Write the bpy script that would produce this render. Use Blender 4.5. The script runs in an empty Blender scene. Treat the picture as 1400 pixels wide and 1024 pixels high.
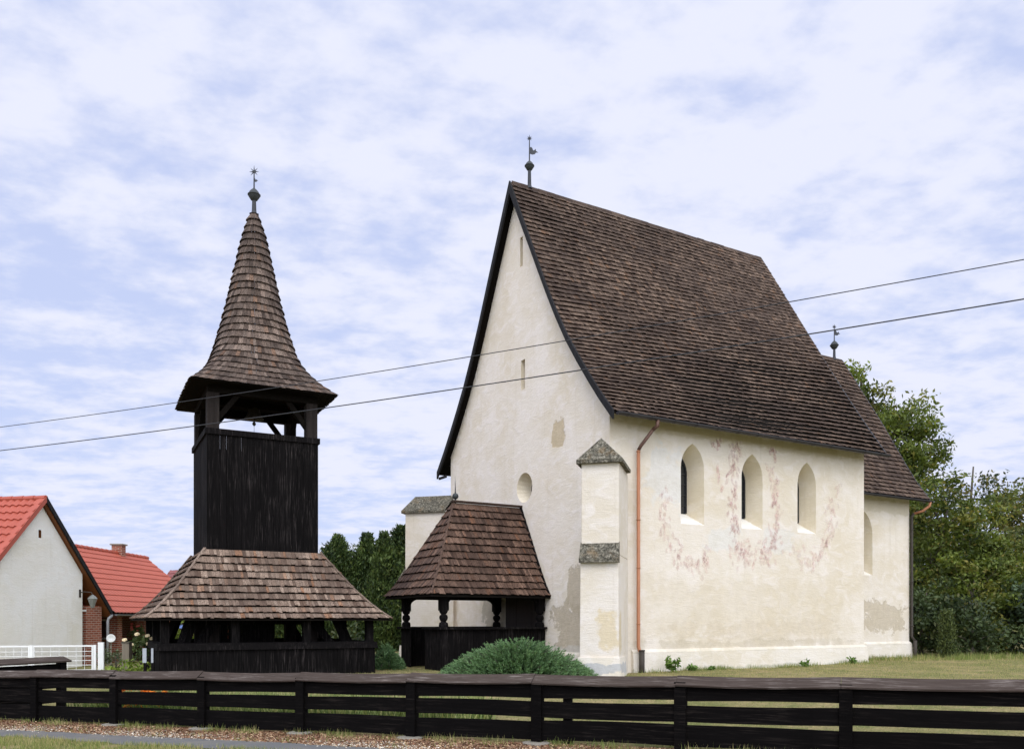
import bpy, math, random
import numpy as np
from mathutils import Vector, Matrix

S = bpy.context.scene
COL = S.collection
R = math.radians

# ------------------------------------------------------------------ camera, sky, sun, exposure
EYE = 1.70
cd = bpy.data.cameras.new('camera')
cam = bpy.data.objects.new('camera', cd)
COL.objects.link(cam)
cam.location = (0, 0, EYE)
cam.rotation_euler = (R(90), 0, 0)
cd.sensor_width = 36.0
cd.lens = 36.0 * 1140.7 / 1400.0
cd.shift_x = 0.0
cd.shift_y = (848 - 512) / 1400.0
cd.clip_start = 0.1
cd.clip_end = 3000
S.camera = cam

W = bpy.data.worlds.new('World')
S.world = W
W.use_nodes = True


def build_world():
    nt = W.node_tree
    N, L = nt.nodes, nt.links
    N.clear()
    out = N.new('ShaderNodeOutputWorld')
    bg = N.new('ShaderNodeBackground')
    bg.inputs['Strength'].default_value = 0.1
    L.new(bg.outputs[0], out.inputs[0])
    sky = N.new('ShaderNodeTexSky')
    sky.sky_type = 'NISHITA'
    sky.sun_disc = False
    sky.sun_elevation = R(47)
    sky.sun_rotation = R(176)
    sky.altitude = 100
    sky.air_density = 1.0
    sky.dust_density = 1.0
    tc = N.new('ShaderNodeTexCoord')
    sep = N.new('ShaderNodeSeparateXYZ')
    L.new(tc.outputs['Generated'], sep.inputs[0])

    def math_(op, a, b=None):
        m = N.new('ShaderNodeMath')
        m.operation = op
        for i, v in enumerate((a, b)):
            if v is None:
                continue
            if isinstance(v, (int, float)):
                m.inputs[i].default_value = v
            else:
                L.new(v, m.inputs[i])
        return m.outputs[0]
    zz = math_('ADD', math_('MAXIMUM', sep.outputs[2], 0.0), 0.16)
    px = math_('DIVIDE', sep.outputs[0], zz)
    py = math_('DIVIDE', sep.outputs[1], zz)
    cmb = N.new('ShaderNodeCombineXYZ')
    L.new(px, cmb.inputs[0])
    L.new(math_('MULTIPLY', py, 1.25), cmb.inputs[1])

    def noise(scale, detail, rough, dist=0.0, off=(0, 0, 0)):
        mp = N.new('ShaderNodeMapping')
        mp.inputs['Location'].default_value = off
        mp.inputs['Rotation'].default_value = (0, 0, R(-18))
        L.new(cmb.outputs[0], mp.inputs[0])
        n = N.new('ShaderNodeTexNoise')
        n.inputs['Scale'].default_value = scale
        n.inputs['Detail'].default_value = detail
        n.inputs['Roughness'].default_value = rough
        n.inputs['Distortion'].default_value = dist
        L.new(mp.outputs[0], n.inputs['Vector'])
        return n.outputs['Fac']
    big = noise(0.9, 3, 0.5, 0.3, (3.1, 1.7, 0))
    mid = noise(4.4, 5, 0.52, 0.15, (0.3, 7.7, 2))
    fine = noise(12.0, 4, 0.55, 0.1, (5, 2, 4))
    v = math_('ADD', math_('ADD', math_('MULTIPLY', big, 0.28), math_('MULTIPLY', mid, 0.44)), math_('MULTIPLY', fine, 0.28))
    v = math_('ADD', v, math_('MULTIPLY', math_('SUBTRACT', sep.outputs[2], 0.33), 0.10))
    v = math_('ADD', v, math_('MULTIPLY', sep.outputs[0], 0.03))
    ramp = N.new('ShaderNodeValToRGB')
    ramp.color_ramp.interpolation = 'EASE'
    ramp.color_ramp.elements[0].position = 0.38
    ramp.color_ramp.elements[0].color = (0.20, 0.20, 0.20, 1)
    ramp.color_ramp.elements[1].position = 0.57
    ramp.color_ramp.elements[1].color = (1, 1, 1, 1)
    L.new(v, ramp.inputs[0])
    # cloud colour: pale lavender white, thinner parts let the blue sky through
    mixc = N.new('ShaderNodeMix')
    mixc.data_type = 'RGBA'
    L.new(ramp.outputs[0], mixc.inputs[0])
    gap = N.new('ShaderNodeMix')
    gap.data_type = 'RGBA'
    gap.inputs[0].default_value = 0.75
    L.new(sky.outputs[0], gap.inputs[6])
    gap.inputs[7].default_value = (5.7, 6.9, 10.6, 1)
    L.new(gap.outputs[2], mixc.inputs[6])
    mixc.inputs[7].default_value = (8.6, 8.95, 10.1, 1)
    # thin high veil that tints everything
    veil = N.new('ShaderNodeMix')
    veil.data_type = 'RGBA'
    veil.inputs[0].default_value = 0.15
    L.new(mixc.outputs[2], veil.inputs[6])
    veil.inputs[7].default_value = (7.0, 7.8, 10.4, 1)
    # glow added to the clouds behind the camera, beside the sun, to brighten walls
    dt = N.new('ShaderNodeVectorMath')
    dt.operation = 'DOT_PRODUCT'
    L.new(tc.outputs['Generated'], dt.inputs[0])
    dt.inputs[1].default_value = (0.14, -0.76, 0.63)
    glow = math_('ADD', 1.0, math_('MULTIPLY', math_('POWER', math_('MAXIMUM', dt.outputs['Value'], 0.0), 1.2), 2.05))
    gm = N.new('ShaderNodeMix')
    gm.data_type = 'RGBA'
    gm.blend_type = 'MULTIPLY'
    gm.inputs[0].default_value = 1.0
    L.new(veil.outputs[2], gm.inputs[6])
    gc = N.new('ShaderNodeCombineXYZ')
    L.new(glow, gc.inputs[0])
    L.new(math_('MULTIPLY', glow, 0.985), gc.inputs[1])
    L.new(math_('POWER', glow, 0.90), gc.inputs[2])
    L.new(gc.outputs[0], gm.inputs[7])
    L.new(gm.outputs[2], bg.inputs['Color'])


build_world()
sd = bpy.data.lights.new('sun', 'SUN')
sun = bpy.data.objects.new('sun', sd)
COL.objects.link(sun)
sd.energy = 0.85
sd.angle = R(24)
sd.color = (1.0, 0.97, 0.93)
TO_SUN = Vector((-0.10, -0.70, 0.70)).normalized()
sun.rotation_euler = TO_SUN.to_track_quat('Z', 'Y').to_euler()
sun.location = TO_SUN * 60
S.view_settings.view_transform = 'Standard'
S.view_settings.look = 'None'
S.view_settings.exposure = 0.0
S.view_settings.gamma = 1.0
S.view_settings.use_curve_mapping = False
S.cycles.max_bounces = 6
S.cycles.transparent_max_bounces = 8


# ------------------------------------------------------------------ helpers
def srgb(r, g, b):
    def f(c):
        c /= 255.0
        return c / 12.92 if c <= 0.04045 else ((c + 0.055) / 1.055) ** 2.4
    return (f(r), f(g), f(b), 1.0)


class NG:
    """small wrapper that builds one material's nodes"""

    def __init__(s, name, rough=0.85, spec=0.3):
        s.m = bpy.data.materials.new(name)
        s.m.use_nodes = True
        s.nt = s.m.node_tree
        s.N, s.L = s.nt.nodes, s.nt.links
        s.b = s.N['Principled BSDF']
        s.b.inputs['Roughness'].default_value = rough
        s.b.inputs['Specular IOR Level'].default_value = spec
        s._tc = None

    def coord(s, kind='Object', scale=(1, 1, 1), loc=(0, 0, 0), rot=(0, 0, 0)):
        if s._tc is None:
            s._tc = s.N.new('ShaderNodeTexCoord')
        mp = s.N.new('ShaderNodeMapping')
        mp.inputs['Scale'].default_value = scale
        mp.inputs['Location'].default_value = loc
        mp.inputs['Rotation'].default_value = rot
        s.L.new(s._tc.outputs[kind], mp.inputs[0])
        return mp.outputs[0]

    def noise(s, vec, scale, detail=4, rough=0.55, dist=0.0, col=False):
        n = s.N.new('ShaderNodeTexNoise')
        n.inputs['Scale'].default_value = scale
        n.inputs['Detail'].default_value = detail
        n.inputs['Roughness'].default_value = rough
        n.inputs['Distortion'].default_value = dist
        s.L.new(vec, n.inputs['Vector'])
        return n.outputs['Color' if col else 'Fac']

    def ramp(s, fac, stops, ease='LINEAR'):
        r = s.N.new('ShaderNodeValToRGB')
        r.color_ramp.interpolation = ease
        e = r.color_ramp.elements
        while len(e) < len(stops):
            e.new(0.5)
        for k, (p, c) in enumerate(stops):
            e[k].position = p
            e[k].color = c if not isinstance(c, (int, float)) else (c, c, c, 1)
        s.L.new(fac, r.inputs[0])
        return r.outputs[0]

    def mix(s, fac, a, b, mode='MIX'):
        n = s.N.new('ShaderNodeMix')
        n.data_type = 'RGBA'
        n.blend_type = mode
        for sock, v in ((n.inputs[0], fac), (n.inputs[6], a), (n.inputs[7], b)):
            if isinstance(v, (int, float)):
                sock.default_value = v
            elif isinstance(v, tuple):
                sock.default_value = v
            else:
                s.L.new(v, sock)
        return n.outputs[2]

    def math(s, op, *a):
        n = s.N.new('ShaderNodeMath')
        n.operation = op
        for i, v in enumerate(a):
            if isinstance(v, (int, float)):
                n.inputs[i].default_value = v
            else:
                s.L.new(v, n.inputs[i])
        return n.outputs[0]

    def attr(s, name='Col'):
        n = s.N.new('ShaderNodeAttribute')
        n.attribute_name = name
        return n.outputs['Color']

    def color(s, v):
        if isinstance(v, tuple):
            s.b.inputs['Base Color'].default_value = v
        else:
            s.L.new(v, s.b.inputs['Base Color'])

    def bump(s, h, strength=0.3, dist=0.02):
        n = s.N.new('ShaderNodeBump')
        n.inputs['Strength'].default_value = strength
        n.inputs['Distance'].default_value = dist
        s.L.new(h, n.inputs['Height'])
        s.L.new(n.outputs[0], s.b.inputs['Normal'])


class MB:
    """collects faces of one mesh"""

    def __init__(s):
        s.v, s.f, s.c, s.mi = [], [], [], []

    def face(s, pts, col=None, mi=0):
        n = len(s.v)
        s.v.extend(tuple(p) for p in pts)
        s.f.append(tuple(range(n, n + len(pts))))
        s.c.append(col or (1, 1, 1, 1))
        s.mi.append(mi)

    def box(s, x0, y0, z0, x1, y1, z1, M=None, col=None, mi=0):
        p = [Vector(q) for q in ((x0, y0, z0), (x1, y0, z0), (x1, y1, z0), (x0, y1, z0),
                                 (x0, y0, z1), (x1, y0, z1), (x1, y1, z1), (x0, y1, z1))]
        s.hexa(p, M, col, mi)

    def hexa(s, p, M=None, col=None, mi=0):
        if M is not None:
            p = [M @ Vector(q) for q in p]
        n = len(s.v)
        s.v.extend(tuple(q) for q in p)
        for q in ((0, 3, 2, 1), (4, 5, 6, 7), (0, 1, 5, 4), (1, 2, 6, 5), (2, 3, 7, 6), (3, 0, 4, 7)):
            s.f.append(tuple(n + k for k in q))
            s.c.append(col or (1, 1, 1, 1))
            s.mi.append(mi)

    def bar(s, a, b, w, d, up=(0, 0, 1), col=None, mi=0):
        """square bar from a to b, w across, d in the other direction"""
        a, b = Vector(a), Vector(b)
        t = (b - a).normalized()
        u = Vector(up)
        x = t.cross(u)
        if x.length < 1e-4:
            x = t.cross(Vector((1, 0, 0)))
        x.normalize()
        y = x.cross(t).normalized()
        x *= w / 2
        y *= d / 2
        s.hexa([a - x - y, a + x - y, a + x + y, a - x + y, b - x - y, b + x - y, b + x + y, b - x + y], None, col, mi)

    def tube(s, pts, radii, n=8, col=None, mi=0, cap=True):
        pts = [Vector(p) for p in pts]
        if isinstance(radii, (int, float)):
            radii = [radii] * len(pts)
        rings = []
        prevx = None
        for i, p in enumerate(pts):
            t = (pts[min(i + 1, len(pts) - 1)] - pts[max(i - 1, 0)]).normalized()
            x = prevx - t * prevx.dot(t) if prevx is not None else t.orthogonal()
            if x.length < 1e-5:
                x = t.orthogonal()
            x.normalize()
            prevx = x
            y = t.cross(x)
            b = len(s.v)
            for k in range(n):
                a = 2 * math.pi * k / n
                s.v.append(tuple(p + (x * math.cos(a) + y * math.sin(a)) * radii[i]))
            rings.append(b)
        for i in range(len(rings) - 1):
            for k in range(n):
                k2 = (k + 1) % n
                s.f.append((rings[i] + k, rings[i] + k2, rings[i + 1] + k2, rings[i + 1] + k))
                s.c.append(col or (1, 1, 1, 1))
                s.mi.append(mi)
        if cap:
            s.f.append(tuple(rings[0] + k for k in reversed(range(n))))
            s.f.append(tuple(rings[-1] + k for k in range(n)))
            s.c += [col or (1, 1, 1, 1)] * 2
            s.mi += [mi] * 2

    def lathe(s, prof, c=(0, 0, 0), n=16, col=None, mi=0):
        """prof: list of (r, z)"""
        s.tube_like([[(c[0] + r * math.cos(2 * math.pi * k / n), c[1] + r * math.sin(2 * math.pi * k / n), c[2] + z)
                      for k in range(n)] for r, z in prof], col, mi)

    def tube_like(s, rings, col=None, mi=0, caps=True):
        n = len(rings[0])
        base = []
        for rg in rings:
            base.append(len(s.v))
            s.v.extend(tuple(p) for p in rg)
        for i in range(len(rings) - 1):
            for k in range(n):
                k2 = (k + 1) % n
                s.f.append((base[i] + k, base[i] + k2, base[i + 1] + k2, base[i + 1] + k))
                s.c.append(col or (1, 1, 1, 1))
                s.mi.append(mi)
        if caps:
            s.f.append(tuple(base[0] + k for k in reversed(range(n))))
            s.f.append(tuple(base[-1] + k for k in range(n)))
            s.c += [col or (1, 1, 1, 1)] * 2
            s.mi += [mi] * 2

    def build(s, name, mats, parent=None, loc=None, smooth=False, bevel=0.0):
        me = bpy.data.meshes.new(name)
        me.from_pydata(s.v, [], s.f)
        if not isinstance(mats, (list, tuple)):
            mats = [mats]
        for m in mats:
            me.materials.append(m)
        if any(s.mi):
            me.polygons.foreach_set('material_index', s.mi)
        ca = me.attributes.new('Col', 'FLOAT_COLOR', 'CORNER')
        lens = [len(f) for f in s.f]
        arr = np.repeat(np.array(s.c, dtype=np.float32).reshape(-1, 4), lens, axis=0)
        ca.data.foreach_set('color', arr.ravel())
        if smooth:
            me.polygons.foreach_set('use_smooth', [True] * len(s.f))
        me.update()
        o = bpy.data.objects.new(name, me)
        COL.objects.link(o)
        if parent is not None:
            o.parent = parent
        if loc is not None:
            o.location = loc
        if bevel:
            md = o.modifiers.new('bevel', 'BEVEL')
            md.width = bevel
            md.segments = 2
            md.limit_method = 'ANGLE'
        return o


def tag(o, label=None, cat=None, group=None, kind=None):
    if label:
        o['label'] = label
    if cat:
        o['category'] = cat
    if group:
        o['group'] = group
    if kind:
        o['kind'] = kind
    return o


def thing(name, label, cat, loc=(0, 0, 0), rz=0.0, group=None):
    o = bpy.data.objects.new(name, None)
    o.empty_display_size = 0.3
    COL.objects.link(o)
    o.location = loc
    o.rotation_euler = (0, 0, rz)
    return tag(o, label, cat, group)


def lerp(a, b, t):
    return a + (b - a) * t


def smooth(e0, e1, x):
    t = np.clip((x - e0) / (e1 - e0), 0, 1)
    return t * t * (3 - 2 * t)


# ------------------------------------------------------------------ terrain height
FP = np.array((0.355, 11.54))          # a fence post
FD = np.array((0.9217, -0.388))         # direction of the fence
FD = FD / np.linalg.norm(FD)
FN = np.array((-FD[1], FD[0]))         # towards the church


def ground_z(x, y):
    s = (x - FP[0]) * FN[0] + (y - FP[1]) * FN[1]
    t = (x - FP[0]) * FD[0] + (y - FP[1]) * FD[1]
    g = 0.40 * smooth(1.2, 6.0, s)
    g = g + 0.0167 * np.clip(t, -16, 12) * (1 - smooth(1.0, 6.0, s))
    g = g * (0.25 + 0.75 * smooth(-13.5, -9.5, x))
    g = g + 0.06 * smooth(8.0, 20.0, x) * smooth(4, 10, s)
    g = g + 0.018 * np.sin(x * 1.1 + y * 0.4) * np.cos(y * 0.9 - x * 0.3) * smooth(0.4, 2.0, np.abs(s))
    return g


def gz(x, y):
    return float(ground_z(np.float64(x), np.float64(y)))


# ------------------------------------------------------------------ materials
def mat_plaster(name, base, patches=(), warm=0.5, front=False):
    g = NG(name, 0.92, 0.15)
    P = g.coord()
    big = g.noise(P, 0.55, 5, 0.6, 0.6)
    med = g.noise(g.coord(scale=(1, 1, 1.6)), 2.2, 6, 0.62, 0.8)
    fine = g.noise(P, 34, 4, 0.6)
    c0 = base
    c1 = (base[0] * 0.90, base[1] * 0.87, base[2] * 0.79, 1)
    c2 = (min(.86, base[0] * 1.06), min(.83, base[1] * 1.07), min(.79, base[2] * 1.13), 1)
    col = g.mix(g.ramp(big, [(0.40, 0.0), (0.64, 1.0)]), c0, c1)
    col = g.mix(g.ramp(med, [(0.48, 0.0), (0.66, 0.75)]), col, c2)
    # fine speckle of the lime wash
    col = g.mix(g.ramp(fine, [(0.35, 0.25), (0.6, 0.0)]), col, (base[0] * 0.78, base[1] * 0.75, base[2] * 0.70, 1))
    streak = g.noise(g.coord(scale=(5, 5, 0.22)), 1.6, 4, 0.6)
    col = g.mix(g.ramp(streak, [(0.58, 0.0), (0.76, 0.32)]), col, (base[0] * 0.72, base[1] * 0.69, base[2] * 0.62, 1))
    sep = g.N.new('ShaderNodeSeparateXYZ')
    g.L.new(P, sep.inputs[0])
    wob = g.noise(P, 1.15, 5, 0.6, 0.6)
    wob2 = g.noise(P, 5.5, 4, 0.6)
    hgt = None
    for (axis, c, hw, cz, hz, color, soft, amp) in patches:
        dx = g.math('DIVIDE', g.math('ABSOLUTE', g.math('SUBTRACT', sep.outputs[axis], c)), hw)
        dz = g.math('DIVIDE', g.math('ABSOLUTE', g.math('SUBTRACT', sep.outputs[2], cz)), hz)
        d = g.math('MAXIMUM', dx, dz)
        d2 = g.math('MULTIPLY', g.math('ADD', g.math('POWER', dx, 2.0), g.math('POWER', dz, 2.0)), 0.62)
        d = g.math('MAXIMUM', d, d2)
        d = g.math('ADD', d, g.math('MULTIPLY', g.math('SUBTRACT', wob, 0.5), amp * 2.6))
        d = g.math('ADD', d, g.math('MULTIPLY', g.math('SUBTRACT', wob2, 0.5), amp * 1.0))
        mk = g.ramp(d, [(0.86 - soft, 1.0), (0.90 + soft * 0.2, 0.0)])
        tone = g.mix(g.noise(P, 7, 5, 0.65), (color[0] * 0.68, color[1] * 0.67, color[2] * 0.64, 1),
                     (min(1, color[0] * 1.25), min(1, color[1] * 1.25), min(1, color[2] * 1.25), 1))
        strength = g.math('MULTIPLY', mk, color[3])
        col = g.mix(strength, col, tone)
        if soft < 0.12:
            hgt = mk if hgt is None else g.math('MAXIMUM', hgt, mk)
    g.color(col)
    brush = g.noise(g.coord(scale=(1.2, 1.2, 7)), 2.6, 4, 0.6, 1.2)
    h = g.math('ADD', g.math('MULTIPLY', med, 0.7), g.math('MULTIPLY', fine, 0.22))
    h = g.math('ADD', h, g.math('MULTIPLY', brush, 0.40))
    if hgt is not None:
        h = g.math('SUBTRACT', h, g.math('MULTIPLY', hgt, 0.5))
    g.bump(h, 0.55, 0.035)
    return g.m


def mat_shingle(name, dark, light, warm, rough=0.78, grain=1.0):
    """Col.r picks the tone of a single shingle, Col.g its warmth, Col.b is moss"""
    g = NG(name, rough, 0.22)
    a = g.attr()
    sp = g.N.new('ShaderNodeSeparateColor')
    g.L.new(a, sp.inputs[0])
    base = g.mix(sp.outputs[0], dark, light)
    base = g.mix(g.math('MULTIPLY', sp.outputs[1], 0.75), base, warm)
    P = g.coord()
    gr = g.noise(g.coord(scale=(26, 26, 2.2)), 1.6, 4, 0.65)
    base = g.mix(g.ramp(gr, [(0.38, 0.68 * grain), (0.62, 0.0)]), base, (dark[0] * 0.38, dark[1] * 0.36, dark[2] * 0.36, 1))
    blot = g.noise(P, 0.55, 6, 0.62, 0.5)
    base = g.mix(g.ramp(blot, [(0.38, 0.72), (0.58, 0.0)]), base, (dark[0] * 0.75, dark[1] * 0.74, dark[2] * 0.76, 1))
    lich = g.noise(P, 9, 5, 0.7)
    base = g.mix(g.ramp(lich, [(0.64, 0.0), (0.74, 0.45)]), base, srgb(128, 124, 112))
    g.color(base)
    g.bump(gr, 0.5, 0.012)
    return g.m


def mat_wood(name, c0, c1, scale=(9, 9, 0.8), rough=0.7, grey=None, amt=0.35, spec=0.35, axis='z'):
    g = NG(name, rough, spec)
    sc = {'z': scale, 'x': (scale[2], scale[1], scale[0]), 'y': (scale[0], scale[2], scale[1])}[axis]
    gr = g.noise(g.coord(scale=sc), 2.0, 6, 0.65, 0.4)
    col = g.mix(gr, c0, c1)
    at = g.attr()
    sp = g.N.new('ShaderNodeSeparateColor')
    g.L.new(at, sp.inputs[0])
    col = g.mix(g.math('MULTIPLY', g.math('SUBTRACT', 1.0, sp.outputs[0]), 0.8), col, (c0[0] * 0.5, c0[1] * 0.5, c0[2] * 0.5, 1))
    if grey:
        gn = g.noise(g.coord(scale=tuple(k * 1.7 for k in sc)), 1.7, 6, 0.75, 0.2)
        bl = g.noise(g.coord(), 1.1, 4, 0.6)
        k = g.math('MULTIPLY', g.ramp(gn, [(0.52, 0.0), (0.72, 1.0)]), g.ramp(bl, [(0.42, 0.15), (0.62, 1.0)]))
        col = g.mix(g.math('MULTIPLY', k, amt), col, grey)
    g.color(col)
    g.bump(gr, 0.5, 0.01)
    return g.m


def mat_plain(name, col, rough=0.6, metal=0.0, var=0.25, scale=6, spec=0.4, bump=0.15):
    g = NG(name, rough, spec)
    g.b.inputs['Metallic'].default_value = metal
    n = g.noise(g.coord(), scale, 5, 0.65, 0.2)
    g.color(g.mix(n, (col[0] * (1 - var), col[1] * (1 - var), col[2] * (1 - var), 1),
                  (min(1, col[0] * (1 + var)), min(1, col[1] * (1 + var)), min(1, col[2] * (1 + var)), 1)))
    if bump:
        g.bump(n, bump, 0.01)
    return g.m


def mat_leaf(name, dark, light, third=None, trans=0.35, rough=0.55):
    g = NG(name, rough, 0.3)
    a = g.attr()
    sp = g.N.new('ShaderNodeSeparateColor')
    g.L.new(a, sp.inputs[0])
    c = g.mix(sp.outputs[0], dark, light)
    if third:
        c = g.mix(sp.outputs[1], c, third)
    g.color(c)
    tr = g.N.new('ShaderNodeBsdfTranslucent')
    g.L.new(g.mix(1.0, c, (1.0, 1.0, 0.55, 1), 'MULTIPLY'), tr.inputs[0])
    mx = g.N.new('ShaderNodeMixShader')
    mx.inputs[0].default_value = trans
    out = g.N['Material Output']
    g.L.new(g.b.outputs[0], mx.inputs[1])
    g.L.new(tr.outputs[0], mx.inputs[2])
    g.L.new(mx.outputs[0], out.inputs[0])
    return g.m


CREAM = (0.725, 0.66, 0.58, 1)
PATCH_GREY = (0.47, 0.40, 0.305, 0.80)
PATCH_BUFF = (0.50, 0.42, 0.30, 0.9)
M = {}
M['front'] = mat_plaster('plaster_front', (0.775, 0.705, 0.63, 1), [
    (1, 2.82, 0.30, 6.72, 0.42, (0.52, 0.42, 0.28, 0.85), 0.10, 0.9),
    (1, 2.25, 0.95, 1.45, 0.75, PATCH_GREY, 0.10, 0.7),
    (1, 1.90, 0.42, 2.45, 0.70, PATCH_GREY, 0.10, 0.7),
    (1, 6.1, 0.9, 1.95, 0.62, (0.46, 0.41, 0.33, 0.85), 0.05, 0.7),
    (1, 2.6, 2.2, 0.75, 0.35, (0.60, 0.57, 0.53, 0.6), 0.10, 0.8),
], front=True)
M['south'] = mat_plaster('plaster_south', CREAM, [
    (0, 5.2, 4.7, 2.05, 0.95, (0.60, 0.52, 0.39, 0.36), 0.20, 0.6),
    (0, 5.4, 3.2, 1.35, 0.40, (0.57, 0.48, 0.36, 0.34), 0.20, 1.0),
    (0, 2.1, 0.7, 5.35, 0.9, (0.66, 0.665, 0.68, 0.5), 0.16, 0.9),
    (0, 4.0, 0.6, 3.9, 0.35, (0.66, 0.665, 0.66, 0.45), 0.16, 0.9),
    (0, 6.2, 0.7, 3.9, 0.35, (0.66, 0.66, 0.66, 0.40), 0.16, 0.9),
    (0, 5.2, 4.9, 1.06, 0.13, (0.47, 0.41, 0.31, 0.40), 0.25, 1.1),
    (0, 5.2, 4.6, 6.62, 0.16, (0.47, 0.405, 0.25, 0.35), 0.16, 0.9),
])
M['chancel'] = mat_plaster('plaster_chancel', CREAM, [
    (0, 12.6, 1.15, 1.82, 0.52, (0.48, 0.41, 0.31, 0.75), 0.11, 1.1),
    (0, 12.4, 2.5, 5.5, 0.25, (0.47, 0.405, 0.26, 0.4), 0.16, 0.9),
])
M['buttress'] = mat_plaster('plaster_buttress', (0.70, 0.64, 0.57, 1), [
    (1, -0.78, 0.2, 1.5, 0.5, (0.58, 0.45, 0.22, 0.5), 0.16, 0.8),
])
M['plinth'] = mat_plaster('plaster_plinth', (0.72, 0.665, 0.59, 1), [
    (1, -0.55, 0.6, 0.6, 0.13, (0.42, 0.43, 0.45, 0.8), 0.12, 0.9),
    (0, 7.2, 7.5, 0.36, 0.12, (0.34, 0.35, 0.25, 0.5), 0.3, 1.2),
    (0, 7.2, 7.5, 0.93, 0.05, (0.50, 0.47, 0.38, 0.4), 0.3, 1.2),
])
M['reveal'] = mat_plaster('plaster_reveal', (0.72, 0.645, 0.52, 1))
M['sillw'] = mat_plaster('plaster_sill', (0.80, 0.775, 0.725, 1))
M['nave_shingle'] = mat_shingle('nave_shingles', srgb(62, 48, 40), srgb(140, 118, 102), srgb(132, 98, 72), grain=1.1)
M['skirt_shingle'] = mat_shingle('belfry_shingles', srgb(92, 76, 66), srgb(186, 164, 147), srgb(178, 126, 90), grain=1.1)
M['spire_shingle'] = mat_shingle('spire_shingles', srgb(60, 49, 43), srgb(152, 133, 121), srgb(140, 104, 80), grain=1.1)
M['porch_shingle'] = mat_shingle('porch_shingles', srgb(66, 50, 42), srgb(152, 122, 105), srgb(142, 98, 72), grain=1.1)
M['black_wood'] = mat_wood('tarred_boards', (0.0026, 0.0023, 0.0026, 1), (0.0085, 0.0072, 0.0074, 1), (14, 14, 0.6), 0.9,
                           srgb(112, 103, 102), 0.42, 0.07)
M['black_wood_x'] = mat_wood('tarred_rails', (0.0024, 0.0021, 0.0023, 1), (0.0065, 0.0056, 0.0056, 1), (14, 14, 0.6), 0.9,
                             srgb(84, 75, 70), 0.32, 0.04, axis='x')
M['cap_wood'] = mat_wood('weathered_cap', srgb(40, 33, 30), srgb(84, 73, 67), (16, 16, 0.7), 0.85, srgb(160, 150, 144), 1.0, 0.1, axis='x')
M['post_wood'] = mat_wood('post_wood', srgb(26, 23, 22), srgb(52, 46, 44), (10, 10, 0.5), 0.85, srgb(100, 92, 88), 0.4, 0.08)
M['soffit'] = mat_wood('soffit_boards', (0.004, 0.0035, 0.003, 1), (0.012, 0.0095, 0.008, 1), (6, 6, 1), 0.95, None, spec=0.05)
M['verge'] = mat_wood('verge_board', (0.008, 0.008, 0.009, 1), (0.022, 0.021, 0.023, 1), (6, 6, 1), 0.7, srgb(120, 118, 122), 0.25, 0.15)
M['zinc'] = mat_plain('dark_zinc', srgb(54, 56, 62), 0.6, 0.2, 0.3, 5)
M['gutter'] = mat_plain('gutter_metal', srgb(58, 56, 60), 0.45, 0.3, 0.3, 4)
M['copper'] = mat_plain('copper_pipe', srgb(170, 116, 86), 0.6, 0.15, 0.22, 3)
M['iron'] = mat_plain('cast_iron', srgb(62, 56, 50), 0.7, 0.1, 0.4, 9)
M['stone'] = None
M['glass'] = mat_plain('window_glass', (0.02, 0.022, 0.026, 1), 0.12, 0.0, 0.2, 3, 0.5, 0)
M['lead'] = mat_plain('lead_bars', (0.03, 0.03, 0.033, 1), 0.6, 0.2)


def mk_stone():
    g = NG('lichened_stone', 0.95, 0.1)
    P = g.coord()
    v = g.N.new('ShaderNodeTexVoronoi')
    v.inputs['Scale'].default_value = 26
    g.L.new(P, v.inputs['Vector'])
    n = g.noise(P, 16, 6, 0.75, 0.3)
    b = g.noise(P, 3.5, 4, 0.6)
    c = g.ramp(n, [(0.38, srgb(52, 50, 44)), (0.50, srgb(96, 92, 82)), (0.64, srgb(150, 144, 130))])
    c = g.mix(g.ramp(b, [(0.54, 0.0), (0.72, 0.5)]), c, srgb(128, 104, 72))
    c = g.mix(g.ramp(v.outputs['Distance'], [(0.18, 0.5), (0.4, 0.0)]), c, srgb(56, 54, 48))
    g.color(c)
    g.bump(n, 0.9, 0.03)
    return g.m


M['stone'] = mk_stone()


def mk_paint():
    g = NG('faded_wall_painting', 0.9, 0.1)
    P = g.coord()
    a = g.attr()
    sp = g.N.new('ShaderNodeSeparateColor')
    g.L.new(a, sp.inputs[0])
    c = g.mix(sp.outputs[0], srgb(230, 196, 192), srgb(190, 160, 162))
    c = g.mix(sp.outputs[1], c, srgb(214, 186, 166))
    g.color(c)
    n = g.noise(P, 16, 5, 0.7)
    tr = g.N.new('ShaderNodeBsdfTransparent')
    mx = g.N.new('ShaderNodeMixShader')
    al = g.math('MULTIPLY', g.ramp(n, [(0.36, 0.12), (0.62, 0.9)]), g.math('ADD', 0.14, g.math('MULTIPLY', sp.outputs[2], 0.44)))
    g.L.new(al, mx.inputs[0])
    g.L.new(tr.outputs[0], mx.inputs[1])
    g.L.new(g.b.outputs[0], mx.inputs[2])
    g.L.new(mx.outputs[0], g.N['Material Output'].inputs[0])
    return g.m


M['paint'] = mk_paint()


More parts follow.
